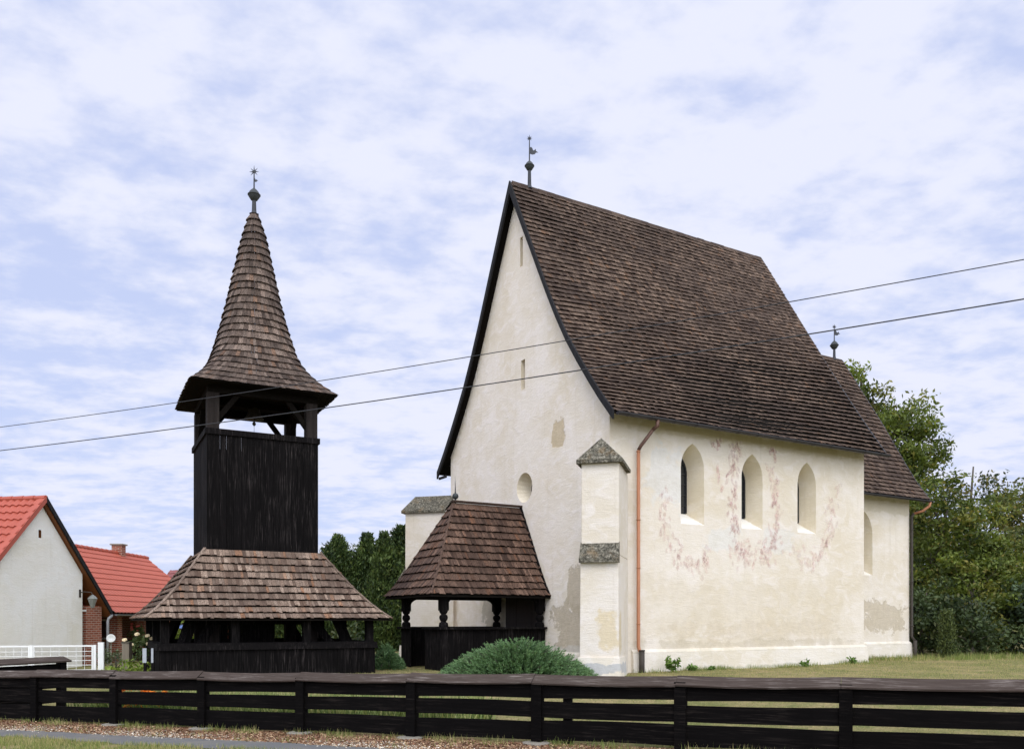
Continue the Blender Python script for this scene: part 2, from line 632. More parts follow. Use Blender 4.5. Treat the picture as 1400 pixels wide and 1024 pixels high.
# ------------------------------------------------------------------ shingles
def resample(stations, exposure):
    """stations: list of (L, R) from eave to top -> rows about one exposure apart"""
    st = [(Vector(a), Vector(b)) for a, b in stations]
    mids = [(a + b) / 2 for a, b in st]
    # lengths measured square to the courses
    cum = [0]
    for i in range(len(st) - 1):
        e = (st[i][1] - st[i][0])
        if e.length < 1e-6:
            e = st[0][1] - st[0][0]
        e = e.normalized()
        d = mids[i + 1] - mids[i]
        d = d - e * d.dot(e)
        cum.append(cum[-1] + d.length)
    n = max(1, round(cum[-1] / exposure))
    rows = []
    for k in range(n + 1):
        t = cum[-1] * k / n
        i = 0
        while i < len(st) - 2 and t > cum[i + 1]:
            i += 1
        u = (t - cum[i]) / max(1e-9, cum[i + 1] - cum[i])
        rows.append((st[i][0].lerp(st[i + 1][0], u), st[i][1].lerp(st[i + 1][1], u)))
    return rows


def shingles(mb, stations, exposure, width, thick, rng, warm_p=0.08, warm_zone=None, ragged=0.012, sag=0.0):
    rows = resample(stations, exposure)
    for i in range(len(rows) - 1):
        L0, R0 = rows[i]
        L1, R1 = rows[i + 1]
        e = (R0 - L0)
        w0 = e.length
        e.normalize()
        w1 = (R1 - L1).dot(e)
        off = (L1 - L0).dot(e)
        perp = (L1 - L0) - e * off
        n = e.cross(perp).normalized()
        x = -rng.random() * width
        rowtone = rng.gauss(0, 0.05)
        while x < w0 - 0.004:
            w = width * rng.uniform(0.72, 1.3)
            a0, a1 = max(0.0, x), min(w0, x + w - 0.004)
            x += w
            if a1 - a0 < 0.008:
                continue
            b0 = min(max(a0, off), off + w1)
            b1 = min(max(a1, off), off + w1)
            th = thick * rng.uniform(0.65, 1.25)
            dl = rng.uniform(-ragged, ragged)
            d2 = rng.uniform(-ragged, ragged) * 0.35
            up = perp * 1.0
            lo = perp.normalized()
            lift = n * (0.004 + th)
            wav = n * (sag * math.sin(a0 * 0.9 + i * 0.11) * math.sin(i * 0.17 + 1))
            B0 = L0 + e * a0 + lo * (dl + d2) + wav
            B1 = L0 + e * a1 + lo * (dl - d2) + wav
            T0 = L0 + e * b0 + up + wav
            T1 = L0 + e * b1 + up + wav
            tone = min(1, max(0, rng.gauss(0.42, 0.22) + rowtone))
            if rng.random() < 0.10:
                tone *= 0.35
            hot = warm_p
            if warm_zone:
                hot = warm_zone((B0 + T0) / 2, warm_p)
            c = (tone, min(1, rng.random() * 0.9 + 0.1) if rng.random() < hot else rng.random() * 0.12, 0, 1)
            p0, p1 = B0 + lift, B1 + lift
            q0, q1 = T0 + n * 0.003, T1 + n * 0.003
            mb.face([p0, p1, q1, q0], c)
            bt = n * min(0.012, th * .45)
            r0, r1 = B0.lerp(T0, .42) + n * .001, B1.lerp(T1, .42) + n * .001
            mb.face([p0 - bt, p1 - bt, p1, p0], c)
            mb.face([p0 - bt, r0, r1, p1 - bt], c)
            mb.face([p0 - bt, p0, q0, r0], c)
            mb.face([p1 - bt, r1, q1, p1], c)
    return rows


# ================================================================== CHURCH
CX, CY = 2.465, 20.0
CROT = math.atan2(0.50483, 0.86322)
church = thing('church', 'old cream plastered church with steep brown shingle roof and three pointed windows', 'church', (CX, CY, 0), CROT)


def cw(a, b, z=0.0):
    """church-local to world"""
    c, s_ = math.cos(CROT), math.sin(CROT)
    return Vector((CX + a * c - b * s_, CY + a * s_ + b * c, z))


GZ = 0.30    # walls start a little below the lawn
PROF = [(0.0, 6.72), (0.55, 7.32), (1.0, 7.86), (1.5, 8.49), (2.0, 9.16), (2.5, 9.94), (3.0, 10.80), (4.925, 14.42)]
PROFR = [(0.0, 6.72), (0.55, 7.50), (1.0, 8.17), (1.5, 8.93), (2.0, 9.72), (2.5, 10.52), (3.0, 11.32), (4.925, 14.42)]   # the old roof is straighter at its rear end
HW = 4.925
RL = 10.2
A0, B0, B1, A1 = 0.22, 0.50, 9.35, 9.85   # nave wall planes


def prof_z(b, prof=PROF, hw=HW):
    b = min(b, 2 * hw - b)
    for i in range(len(prof) - 1):
        if prof[i][0] <= b <= prof[i + 1][0]:
            t = (b - prof[i][0]) / (prof[i + 1][0] - prof[i][0])
            return lerp(prof[i][1], prof[i + 1][1], t)
    return prof[0][1] if b < prof[0][0] else prof[-1][1]


def fill_holes(mb, outer, holes, mapf, mi=0):
    """triangulated wall face with openings. outer, holes: 2-D loops"""
    import bmesh
    bm = bmesh.new()
    for loop in [outer] + holes:
        vs = [bm.verts.new((p[0], p[1], 0)) for p in loop]
        for i in range(len(vs)):
            bm.edges.new((vs[i], vs[(i + 1) % len(vs)]))
    bmesh.ops.triangle_fill(bm, use_beauty=True, use_dissolve=False, edges=bm.edges[:], normal=(0, 0, 1))
    for f in bm.faces:
        mb.face([mapf(v.co.x, v.co.y) for v in f.verts], None, mi)
    bm.free()


def arch_loop(c, hw, zs, zspring, zapex, n=9):
    """pointed arch outline, anticlockwise from bottom left"""
    pts = [(c - hw, zs), (c + hw, zs)]
    h = zapex - zspring
    # circular arcs whose centre lies on the spring line
    r = (h * h + hw * hw) / (2 * hw)
    for k in range(n + 1):
        z = math.sin((math.pi / 2) * k / n) * h
        x = math.sqrt(max(0, r * r - z * z)) - (r - hw)
        pts.append((c + x, zspring + z))
    for k in range(n - 1, -1, -1):
        z = math.sin((math.pi / 2) * k / n) * h
        x = math.sqrt(max(0, r * r - z * z)) - (r - hw)
        pts.append((c - x, zspring + z))
    return pts


def niche(outer, inner, mapo, mapi, mb, sill=None):
    n = len(outer)
    for i in range(n):
        j = (i + 1) % n
        if sill is not None and i == 0:
            sill.face([mapo(*outer[i]), mapo(*outer[j]), mapi(*inner[j]), mapi(*inner[i])])
        else:
            mb.face([mapo(*outer[i]), mapo(*outer[j]), mapi(*inner[j]), mapi(*inner[i])])


WIN = [(2.93, 0.405, 4.22, 5.68, 6.34), (5.11, 0.405, 4.22, 5.62, 6.28), (7.31, 0.39, 4.22, 5.60, 6.26)]
# --- nave walls
mb = MB()
sth = lambda x, z: (x, B0, z)
holes = [arch_loop(*w) for w in WIN]
ztop = prof_z(B0) - 0.04
outer = [(A0, GZ), (A1, GZ), (A1, ztop), (A0, ztop)]
fill_holes(mb, outer, holes, sth)
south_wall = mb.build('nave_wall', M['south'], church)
mb = MB()
frt = lambda b, z: (A0, b, z)
gable = [(B0, GZ)] + [(B1, GZ), (B1, prof_z(B1) - 0.05)]
for b in (8.8, 8.3, 7.8, 7.35, 6.85):
    gable.append((b, prof_z(b) - 0.05))
gable.append((HW, 14.42 - 0.12))
for b in (3.0, 2.5, 2.0, 1.5, 1.0):
    gable.append((b, prof_z(b) - 0.05))
gable.append((B0, prof_z(B0) - 0.05))
slit1 = [(4.64, 11.95), (4.79, 11.95), (4.79, 12.80), (4.64, 12.80)]
slit2 = [(4.52, 8.36), (4.74, 8.36), (4.74, 9.22), (4.52, 9.22)]
ocu = [(4.55 + 0.43 * math.cos(2 * math.pi * k / 20), 5.52 + 0.43 * math.sin(2 * math.pi * k / 20)) for k in range(20)]
fill_holes(mb, gable, [slit1, slit2, ocu], frt)
mb.build('gable_wall', M['front'], church)
# hidden north and east walls
mb = MB()
mb.face([(A0, B1, GZ), (A1, B1, GZ), (A1, B1, prof_z(B1) - 0.05), (A0, B1, prof_z(B1) - 0.05)])
eg = [(A1, b, z) for b, z in gable]
mb.face(eg)
mb.build('rear_wall', M['chancel'], church)
# slits and round niche in the gable
for nm, loop, dep, shrink in (('vent_slit', slit1, 0.30, 0.97), ('vent_slit', slit2, 0.30, 0.97), ('round_window', ocu, 0.42, 0.72)):
    mb = MB()
    cb = sum(p[0] for p in loop) / len(loop)
    cz = sum(p[1] for p in loop) / len(loop)
    inn = [(cb + (p[0] - cb) * shrink, cz + (p[1] - cz) * shrink) for p in loop]
    niche(loop, inn, frt, lambda b, z: (A0 + dep, b, z), mb)
    o = mb.build(nm, M['reveal'], church)
    mb = MB()
    mb.face([(A0 + dep, b, z) for b, z in inn])
    mb.build('pane', M['glass'] if nm == 'vent_slit' else M['glass'], o)
# pointed windows
for c, hw, zs, zsp, za in WIN:
    rev, sill = MB(), MB()
    outl = arch_loop(c, hw, zs, zsp, za)
    inl = arch_loop(c, hw * 0.56, zs + 0.34, zsp - 0.06, za - 0.26)
    dep = 0.52
    niche(outl, inl, sth, lambda x, z: (x, B0 + dep, z), rev, sill)
    wn = rev.build('window', M['reveal'], church)
    sill.build('sill', M['sillw'], wn)
    gl = MB()
    gl.face([(x, B0 + dep, z) for x, z in inl])
    gl.build('pane', M['glass'], wn)
    bars = MB()
    y = B0 + dep - 0.02
    bars.box(c - 0.014, y - 0.014, zs + 0.36, c + 0.014, y + 0.014, za - 0.24)
    for k in range(5):
        z = zs + 0.55 + k * 0.28
        bars.box(c - hw * 0.56, y - 0.010, z, c + hw * 0.56, y + 0.010, z + 0.02)
    for i in range(2, len(inl) - 1):
        bars.bar((inl[i][0], y, inl[i][1]), (inl[i + 1][0], y, inl[i + 1][1]), 0.05, 0.04, (0, 1, 0))
    for sgn in (-1, 1):
        bars.box(c + sgn * hw * 0.56 - 0.02, y - 0.02, zs + 0.36, c + sgn * hw * 0.56 + 0.02, y + 0.02, zsp - 0.02)
    bars.build('window_bars', M['lead'], wn)
# --- faded painted leaves round the windows
rng = random.Random(5)
mb = MB()


def leaf(mb, x, z, ang, ln, wd, col, y):
    pts = []
    for t, s_ in ((0, 0), (0.3, 0.42), (0.6, 0.5), (0.85, 0.28), (1.0, 0), (0.85, -0.28), (0.6, -0.5), (0.3, -0.42)):
        u, v = t * ln, s_ * wd
        pts.append((x + u * math.cos(ang) - v * math.sin(ang), y, z + u * math.sin(ang) + v * math.cos(ang)))
    mb.face(pts, col)


GARLANDS = [
    ([(1.93, 5.15), (1.95, 4.6), (2.08, 3.95), (2.3, 3.55), (2.6, 3.30), (3.0, 3.2), (3.3, 3.3), (3.5, 3.62)], 0.15, 0.5, 66),
    ([(4.58, 6.62), (4.42, 6.25), (4.36, 5.7), (4.42, 5.1), (4.36, 4.5), (4.45, 3.95)], 0.14, 0.9, 60),
    ([(4.5, 3.8), (4.75, 3.62), (5.1, 3.5), (5.5, 3.55), (5.8, 3.8), (5.95, 4.1)], 0.26, 0.6, 84),
    ([(6.0, 4.1), (6.05, 4.8), (6.0, 5.4), (5.9, 6.0)], 0.14, 0.7, 42),
    ([(3.62, 6.55), (3.85, 6.42)], 0.10, 1.0, 8),
    ([(3.80, 6.0), (3.85, 5.6), (4.0, 5.2)], 0.05, 0.8, 8),
    ([(5.75, 6.55), (6.0, 6.3)], 0.08, 1.0, 8),
    ([(8.45, 5.3), (8.3, 4.85), (8.32, 4.3), (8.1, 3.95), (7.75, 3.55), (7.3, 3.4), (6.9, 3.7)], 0.20, 0.45, 74),
    ([(8.75, 5.9), (8.6, 5.5)], 0.10, 0.3, 5),
]
lay = 0
for gi, (path, spread, op, n) in enumerate(GARLANDS):
    if gi > 0:
        mb.build('wall_painting', M['paint'], church)
        mb = MB()
    n = int(n * 1.35)
    for k in range(n):
        t = (k + rng.random()) / n * (len(path) - 1)
        i = min(int(t), len(path) - 2)
        f = t - i
        x = lerp(path[i][0], path[i + 1][0], f) + rng.gauss(0, spread * 0.75)
        z = lerp(path[i][1], path[i + 1][1], f) + rng.gauss(0, spread * 0.6)
        if any(abs(x - w[0]) < w[1] + 0.14 and w[2] - 0.05 < z < w[4] for w in WIN):
            continue
        dx, dz = path[i + 1][0] - path[i][0], path[i + 1][1] - path[i][1]
        an = math.atan2(dz, dx) + rng.choice((-1, 1)) * rng.uniform(0.3, 1.1)
        if rng.random() < 0.7:
            an = -math.pi / 2 + rng.uniform(-0.5, 0.5)
        lay += 1
        leaf(mb, x, z, an, rng.uniform(0.13, 0.27), rng.uniform(0.07, 0.13),
             (rng.random() ** 1.5 if op < 0.85 else rng.uniform(0.35, 1), rng.random() * 0.5, op * rng.uniform(0.4, 1), 1), B0 - 0.004 - 0.00004 * lay)
mb.build('wall_painting', M['paint'], church)

# --- plinth of the nave
def plinth(mb, pts, z0, z1, out_=0.09):
    """pts: polyline (a,b) along the wall foot; outward is to the right of travel"""
    P = [Vector((p[0], p[1])) for p in pts]
    off = []
    for i, p in enumerate(P):
        ns = []
        if i > 0:
            d = (P[i] - P[i - 1]).normalized()
            ns.append(Vector((d.y, -d.x)))
        if i < len(P) - 1:
            d = (P[i + 1] - P[i]).normalized()
            ns.append(Vector((d.y, -d.x)))
        if len(ns) == 2:
            m = (ns[0] + ns[1])
            m = m / max(0.35, (1 + ns[0].dot(ns[1])))
        else:
            m = ns[0]
        off.append(m)
    for i in range(len(P) - 1):
        a0, a1 = P[i], P[i + 1]
        o0, o1 = a0 + off[i] * out_, a1 + off[i + 1] * out_
        t0, t1 = a0 + off[i] * (out_ - 0.03), a1 + off[i + 1] * (out_ - 0.03)
        mb.face([(*o0, z0), (*o1, z0), (*t1, z1), (*t0, z1)])
        mb.face([(*t0, z1), (*t1, z1), (*a1, z1 + 0.07), (*a0, z1 + 0.07)])
    for k in (0, -1):
        mb.face([(*P[k], z0), (*(P[k] + off[k] * out_), z0), (*(P[k] + off[k] * (out_ - 0.03)), z1), (*P[k], z1 + 0.07)])


mb = MB()
plinth(mb, [(0.9, B0), (5.0, B0), (A1, B0), (A1, 1.90)], GZ, 0.90, 0.10)
mb.build('plinth', M['plinth'], church)
mb = MB()
plinth(mb, [(A1 + 0.0, 1.85), (14.05, 1.85), (14.05, 8.0)], GZ, 0.92, 0.09)
mb.build('plinth', M['plinth'], church)
mb = MB()
plinth(mb, [(A0, 8.8), (A0, 6.3)], GZ, 0.80, 0.07)
mb.build('plinth', M['plinth'], church)
mb = MB()
plinth(mb, [(A0, 3.1), (A0, 1.0)], GZ, 0.80, 0.07)
mb.build('plinth', M['plinth'], church)

# --- diagonal buttresses
def buttress(corner, sx, sy, patches=True):
    d = Vector((sx, sy, 0)).normalized()
    s_ = Vector((-d.y, d.x, 0))
    c = Vector((corner[0], corner[1], 0))
    hw = 0.435

    def P(t, u, z):
        q = c + d * t + s_ * u
        return (q.x, q.y, z)
    mb = MB()
    mb.hexa([P(-0.25, -hw, 3.2), P(1.46, -hw, 3.2), P(1.46, hw, 3.2), P(-0.25, hw, 3.2),
             P(-0.25, -hw, 5.36), P(1.45, -hw, 5.36), P(1.45, hw, 5.36), P(-0.25, hw, 5.36)])
    mb.hexa([P(-0.25, -hw, GZ), P(1.60, -hw - 0.02, GZ), P(1.60, hw + 0.02, GZ), P(-0.25, hw, GZ),
             P(-0.25, -hw, 3.2), P(1.57, -hw, 3.2), P(1.57, hw, 3.2), P(-0.25, hw, 3.2)])
    b = mb.build('buttress', M['buttress'], church, bevel=0.02)
    # stone cap: hipped at the front, ridge runs back into the wall
    cap = MB()
    e, zt, zb = hw + 0.10, 5.92, 5.38
    f = 1.56
    F0, F1, K0, K1 = P(f, -e, zb), P(f, e, zb), P(0.0, -e, zb), P(0.0, e, zb)
    r0, r1 = P(f - 0.30, 0, zt), P(-0.2, 0, zt)
    lowr = lambda p: (p[0], p[1], p[2] - 0.08)
    cap.face([F0, F1, r0])
    cap.face([F1, K1, r1, r0])
    cap.face([K0, F0, r0, r1])
    cap.face([lowr(F0), lowr(F1), F1, F0])
    cap.face([lowr(F1), lowr(K1), K1, F1])
    cap.face([lowr(K0), lowr(F0), F0, K0])
    cap.face([lowr(F0), lowr(K0), lowr(K1), lowr(F1)])
    cap.build('stone_cap', M['stone'], b)
    sl = MB()
    e = hw + 0.015
    sl.hexa([P(1.44, -e, 3.02), P(1.70, -e, 3.02), P(1.70, e, 3.02), P(1.44, e, 3.02),
             P(1.44, -e, 3.50), P(1.70, -e, 3.11), P(1.70, e, 3.11), P(1.44, e, 3.50)])
    sl.build('stone_ledge', M['stone'], b)
    pl = MB()
    e = hw + 0.09
    pl.hexa([P(0.6, -e, GZ), P(1.68, -e, GZ), P(1.68, e, GZ), P(0.6, e, GZ),
             P(0.6, -e + 0.05, 0.86), P(1.64, -e + 0.05, 0.86), P(1.64, e - 0.05, 0.86), P(0.6, e - 0.05, 0.86)])
    pl.build('footing', M['plinth'], b)


buttress((0.20, B0), -1, -1)
buttress((0.20, B1), -1, 1)

# --- nave roof
rng = random.Random(11)
mb = MB()
st = [((-0.03, b, z), (RL, b, z2)) for (b, z), (_, z2) in zip(PROF, PROFR)]
shingles(mb, st, 0.172, 0.105, 0.040, rng, 0.06, None, 0.010, 0.012)
stn = [((RL, 2 * HW - b, z2), (-0.03, 2 * HW - b, z)) for (b, z), (_, z2) in zip(PROF, PROFR)]
shingles(mb, stn, 0.33, 0.4, 0.02, rng, 0.06)
# ridge boards
for k in range(34):
    x0 = 0.02 + k * (RL - 0.02) / 34
    x1 = x0 + (RL - 0.02) / 34 - 0.006
    tn = rng.uniform(0.0, 0.5)
    hh = rng.uniform(0, 0.015)
    mb.face([(x0, HW - 0.10, 14.26 + hh), (x1, HW - 0.10, 14.26 + hh), (x1, HW, 14.475 + hh), (x0, HW, 14.475 + hh)], (tn, 0, 0, 1))
    mb.face([(x0, HW, 14.475 + hh), (x1, HW, 14.475 + hh), (x1, HW + 0.10, 14.26 + hh), (x0, HW + 0.10, 14.26 + hh)], (tn, 0, 0, 1))
roof = mb.build('roof', M['nave_shingle'], church)


def deck(prof, hw, a0, a1, th=0.05, sink=0.012, prof2=None):
    mb = MB()
    p2 = prof2 or prof
    pts2 = [(b, z) for b, z in p2] + [(2 * hw - b, z) for b, z in reversed(p2[:-1])]
    pts = [(b, z) for b, z in prof] + [(2 * hw - b, z) for b, z in reversed(prof[:-1])]
    for i in range(len(pts) - 1):
        (b0, z0), (b1, z1) = pts[i], pts[i + 1]
        y0, y1 = pts2[i][1], pts2[i + 1][1]
        mb.hexa([(a0, b0, z0 - sink - th), (a1, b0, y0 - sink - th), (a1, b1, y1 - sink - th), (a0, b1, z1 - sink - th),
                 (a0, b0, z0 - sink), (a1, b0, y0 - sink), (a1, b1, y1 - sink), (a0, b1, z1 - sink)])
    return mb


deck(PROF, HW, -0.02, RL - 0.01, prof2=PROFR).build('soffit', M['soffit'], roof)
# verge boards, front and back
for a0, a1, dz, nm in ((-0.075, -0.02, 0.20, 'verge_board'), (RL - 0.015, RL + 0.03, 0.07, 'verge_board')):
    for side in (0, 1):
        mb = MB()
        pts = [(b if side == 0 else 2 * HW - b, z) for b, z in (PROF if a0 < 1 else PROFR)]
        for i in range(len(pts) - 1):
            (b0, z0), (b1, z1) = pts[i], pts[i + 1]
            tx = 0.035
            mb.hexa([(a0, b0, z0 - dz), (a1, b0, z0 - dz), (a1, b1, z1 - dz * (1.6 if i == len(pts) - 2 else 1)), (a0, b1, z1 - dz * (1.6 if i == len(pts) - 2 else 1)),
                     (a0, b0, z0 + tx), (a1, b0, z0 + tx), (a1, b1, z1 + tx), (a0, b1, z1 + tx)])
        mb.build(nm, M['verge'] if a0 < 1 else M['zinc'], roof)
# boxed eave on the north-west corner (horizontal board that closes the verge)
mb = MB()
mb.box(0.0, 9.30, 6.50, 0.05, 9.85, 6.58)
mb.build('eave_board', M['verge'], roof)


# --- gutters and downpipes
def gutter(mb, p0, p1, r=0.075, n=8):
    p0, p1 = Vector(p0), Vector(p1)
    t = (p1 - p0).normalized()
    s_ = Vector((t.y, -t.x, 0))
    for i in range(n):
        a0, a1 = math.pi * i / n, math.pi * (i + 1) / n
        f = lambda a, rr: s_ * (math.cos(a) * rr) - Vector((0, 0, 1)) * (math.sin(a) * rr)
        mb.face([p0 + f(a0, r), p1 + f(a0, r), p1 + f(a1, r), p0 + f(a1, r)])
        mb.face([p0 + f(a0, r - .008), p0 + f(a1, r - .008), p1 + f(a1, r - .008), p1 + f(a0, r - .008)])
    for q in (p0, p1):
        mb.face([q + s_ * (math.cos(math.pi * i / n) * r) - Vector((0, 0, 1)) * math.sin(math.pi * i / n) * r for i in range(n + 1)])
    k = p0
    L = (p1 - p0).length
    m = int(L / 0.75)
    for i in range(m + 1):
        q = p0.lerp(p1, (i + 0.4) / (m + 1))
        ring = [q + s_ * (math.cos(math.pi * j / n) * (r + .01)) - Vector((0, 0, 1)) * math.sin(math.pi * j / n) * (r + .01) for j in range(n + 1)]
        for j in range(n):
            mb.face([ring[j], ring[j + 1], ring[j + 1] + t * 0.03, ring[j] + t * 0.03])


mb = MB()
gutter(mb, (0.03, -0.06, 6.70), (RL + 0.05, -0.06, 6.68))
mb.build('gutter', M['gutter'], church)
mb = MB()
mb.tube([(1.27, -0.06, 6.64), (1.27, -0.06, 6.50), (1.22, 0.05, 6.42)], [0.05, 0.05, 0.05], 10)
mb.tube([(1.22, 0.05, 6.42), (1.06, 0.33, 6.05), (1.03, 0.385, 5.95)], 0.045, 10)
dp = mb.build('downpipe', mat_plain('old_copper', srgb(92, 66, 56), .55, .1, .3), church, smooth=True)
mb = MB()
mb.tube([(1.03, 0.385, 5.95), (1.03, 0.385, 1.05), (1.04, 0.36, 0.96), (1.06, 0.30, 0.90)], 0.045, 12)
for z in (5.9, 4.2, 3.0, 1.6):
    mb.tube([(1.03, 0.385, z), (1.03, 0.385, z + 0.03)], 0.052, 12)
mb.build('copper_pipe', M['copper'], dp, smooth=True)
mb = MB()
mb.tube([(1.07, 0.30, 0.95), (1.07, 0.30, 0.20)], 0.07, 12)
mb.tube([(1.07, 0.30, 0.97), (1.07, 0.30, 0.93)], 0.078, 12)
mb.build('standpipe', M['iron'], dp, smooth=True)

# --- chancel
CP = [(1.40, 5.82), (1.85, 6.42), (2.3, 7.15), (3.2, 8.72), (4.925, 11.50)]
CE = 14.5
CB0, CB1, CA1 = 1.85, 8.0, 14.05
mb = MB()
csth = lambda x, z: (x, CB0, z)
cwin = (11.62, 0.47, 3.20, 4.55, 5.32)
ho = arch_loop(*cwin)
zt = 6.30
fill_holes(mb, [(A1 + 0.004, GZ), (CA1, GZ), (CA1, zt), (A1 + 0.004, zt)], [ho], csth)
cz_ = lambda b: prof_z(b, [(p[0], p[1] - .07) for p in CP], HW)
mb.face([(CA1, CB0, GZ), (CA1, CB1, GZ), (CA1, CB1, zt - .1)] + [(CA1, b, cz_(b)) for b in (7.55, 6.65, HW + .1, HW - .1, 3.2, 2.3)] + [(CA1, CB0, zt - .1)])
mb.face([(CA1, CB1, GZ), (A1 + .004, CB1, GZ), (A1 + .004, CB1, zt), (CA1, CB1, zt)])
mb.build('chancel_wall', M['chancel'], church)
rev, sill = MB(), MB()
inl = arch_loop(cwin[0], cwin[1] * 0.6, cwin[2] + 0.3, cwin[3], cwin[4] - 0.2)
niche(ho, inl, csth, lambda x, z: (x, CB0 + 0.5, z), rev, sill)
wn = rev.build('window', M['reveal'], church)
sill.build('sill', M['sillw'], wn)
mb = MB()
mb.face([(x, CB0 + 0.5, z) for x, z in inl])
mb.build('pane', M['glass'], wn)
mb = MB()
st = [((A1 + 0.05, b, z), (CE, b, z)) for b, z in CP]
shingles(mb, st, 0.19, 0.105, 0.042, rng, 0.05, None, 0.010, 0.006)
st = [((CE, 2 * HW - b, z), (A1 + 0.05, 2 * HW - b, z)) for b, z in CP]
shingles(mb, st, 0.4, 0.5, 0.02, rng)
for k in range(14):
    x0 = A1 + k * 0.332
    x1 = x0 + 0.325
    mb.face([(x0, HW - 0.09, 11.37), (x1, HW - 0.09, 11.37), (x1, HW, 11.56), (x0, HW, 11.56)], (rng.random() * .4, 0, 0, 1))
    mb.face([(x0, HW, 11.56), (x1, HW, 11.56), (x1, HW + 0.09, 11.37), (x0, HW + 0.09, 11.37)], (rng.random() * .4, 0, 0, 1))
cr = mb.build('chancel_roof', M['nave_shingle'], church)
deck(CP, HW, A1 + 0.06, CE - 0.01).build('soffit', M['soffit'], cr)
for side in (0, 1):
    mb = MB()
    pts = [(b if side == 0 else 2 * HW - b, z) for b, z in CP]
    for i in range(len(pts) - 1):
        (b0, z0), (b1, z1) = pts[i], pts[i + 1]
        mb.hexa([(CE - .01, b0, z0 - .1), (CE + .035, b0, z0 - .1), (CE + .035, b1, z1 - .1), (CE - .01, b1, z1 - .1),
                 (CE - .01, b0, z0 + .04), (CE + .035, b0, z0 + .04), (CE + .035, b1, z1 + .04), (CE - .01, b1, z1 + .04)])
    mb.build('verge_board', M['zinc'], cr)
mb = MB()
gutter(mb, (A1 + 0.1, 1.34, 5.80), (CE + 0.03, 1.34, 5.78), 0.065)
mb.build('gutter', M['gutter'], church)
mb = MB()
mb.tube([(CE - .05, 1.34, 5.74), (CE - .06, 1.36, 5.60), (CE - .20, 1.52, 5.44), (CE - .38, 1.72, 5.36)], 0.045, 10)
dp = mb.build('downpipe', M['copper'], church, smooth=True)
mb = MB()
mb.tube([(CE - .38, 1.72, 5.36), (CE - .43, 1.77, 5.26), (CE - .43, 1.77, 5.1), (CE - .43, 1.77, 1.15), (CE - .40, 1.68, 1.02)], 0.045, 10)
for z in (4.8, 3.0, 1.5):
    mb.tube([(CE - .43, 1.77, z), (CE - .43, 1.77, z + 0.04)], 0.055, 10)
mb.build('pipe', M['iron'], dp, smooth=True)
mb = MB()
mb.tube([(CE - .40, 1.66, 1.02), (CE - .40, 1.66, 0.25)], 0.06, 10)
mb.build('standpipe', M['iron'], dp, smooth=True)


# --- finials
def star(mb, c, r, n=8, th=0.012, ax=Vector((1, 0, 0))):
    c = Vector(c)
    y = ax.cross(Vector((0, 0, 1)))
    for k in range(n):
        a = 2 * math.pi * k / n + math.pi / 2
        d = ax * math.cos(a) + Vector((0, 0, 1)) * math.sin(a)
        rr = r * (1.25 if k == 0 else 1)
        mb.tube([c, c + d * rr * 0.35, c + d * rr], [th * 1.6, th * 1.3, 0.002], 6)
    mb.tube([c - y * th, c + y * th], r * 0.28, 10)


def finial(parent, base, z0, zball, rb, zstar, rs, vane, axis, stem_r):
    mb = MB()
    x, y = base
    mb.lathe([(stem_r * 1.5, 0), (stem_r, 0.12), (stem_r * 0.85, zball - z0 - rb), (stem_r, zball - z0)], (x, y, z0), 12)
    mb.tube([(x, y, zball), (x, y, zstar)], [0.022, 0.014], 8)
    fo = mb.build('finial', M['zinc'], parent, smooth=False)
    mb = MB()
    mb.lathe([(0.03, -rb), (rb * .55, -rb * .82), (rb * .95, -rb * .2), (rb * 1.0, -rb * .02), (rb * 1.08, 0), (rb * 1.08, rb * .1), (rb * .92, rb * .14),
              (rb * .8, rb * .5), (rb * .5, rb * .86), (rb * .22, rb * 1.1), (0.02, rb * 1.3)], (x, y, zball), 18)
    mb.build('ball', mat_ball, fo, smooth=True)
    mb = MB()
    ax = Vector(axis)
    star(mb, (x, y, zstar), rs, 8, 0.011, ax)
    mb.build('star', M['zinc'], fo)
    if vane:
        mb = MB()
        o = Vector((x, y, vane[0]))
        yv = ax.cross(Vector((0, 0, 1))) * 0.006
        k = vane[1]
        out_ = [(0.0, -0.10), (0.10, -0.14), (0.19, -0.12), (0.22, -0.07), (0.30, -0.065), (0.23, -0.02), (0.21, 0.06), (0.17, 0.01), (0.13, 0.0), (0.10, 0.08), (0.05, 0.13), (0.0, 0.08)]
        fr = [o + ax * (p[0] * k) + Vector((0, 0, p[1] * abs(k))) + yv for p in out_]
        bk = [q - yv * 2 for q in fr]
        mb.face(fr)
        mb.face(list(reversed(bk)))
        for i in range(len(fr)):
            j = (i + 1) % len(fr)
            mb.face([fr[i], bk[i], bk[j], fr[j]])
        mb.build('weather_vane', M['zinc'], fo)


mat_ball = mat_plain('copper_ball', srgb(58, 62, 64), 0.6, 0.2, 0.35, 9)
finial(church, (0.62, HW), 14.40, 15.06, 0.135, 15.88, 0.085, (15.52, 0.85), (0.87, -0.5, 0), 0.055)
finial(church, (14.05, HW), 11.48, 12.02, 0.15, 12.72, 0.085, (12.50, 0.75), (0.87, -0.5, 0), 0.05)

# ================================================================== TIMBER PORCH
porch = thing('porch', 'small black timber porch with turned posts and hipped shingle roof beside the church wall', 'porch', (CX, CY, 0), CROT)
PA0, PB0, PB1, PZE, PZR = -3.37, 3.16, 6.28, 2.36, 4.95
PBM = (PB0 + PB1) / 2
PRA = -1.97
rng = random.Random(21)
mb = MB()
ct = [(0.0, 0.0), (0.16, 0.125), (0.34, 0.30), (0.62, 0.60), (1.0, 1.0)]   # run, rise fractions, slight sweep at the eave


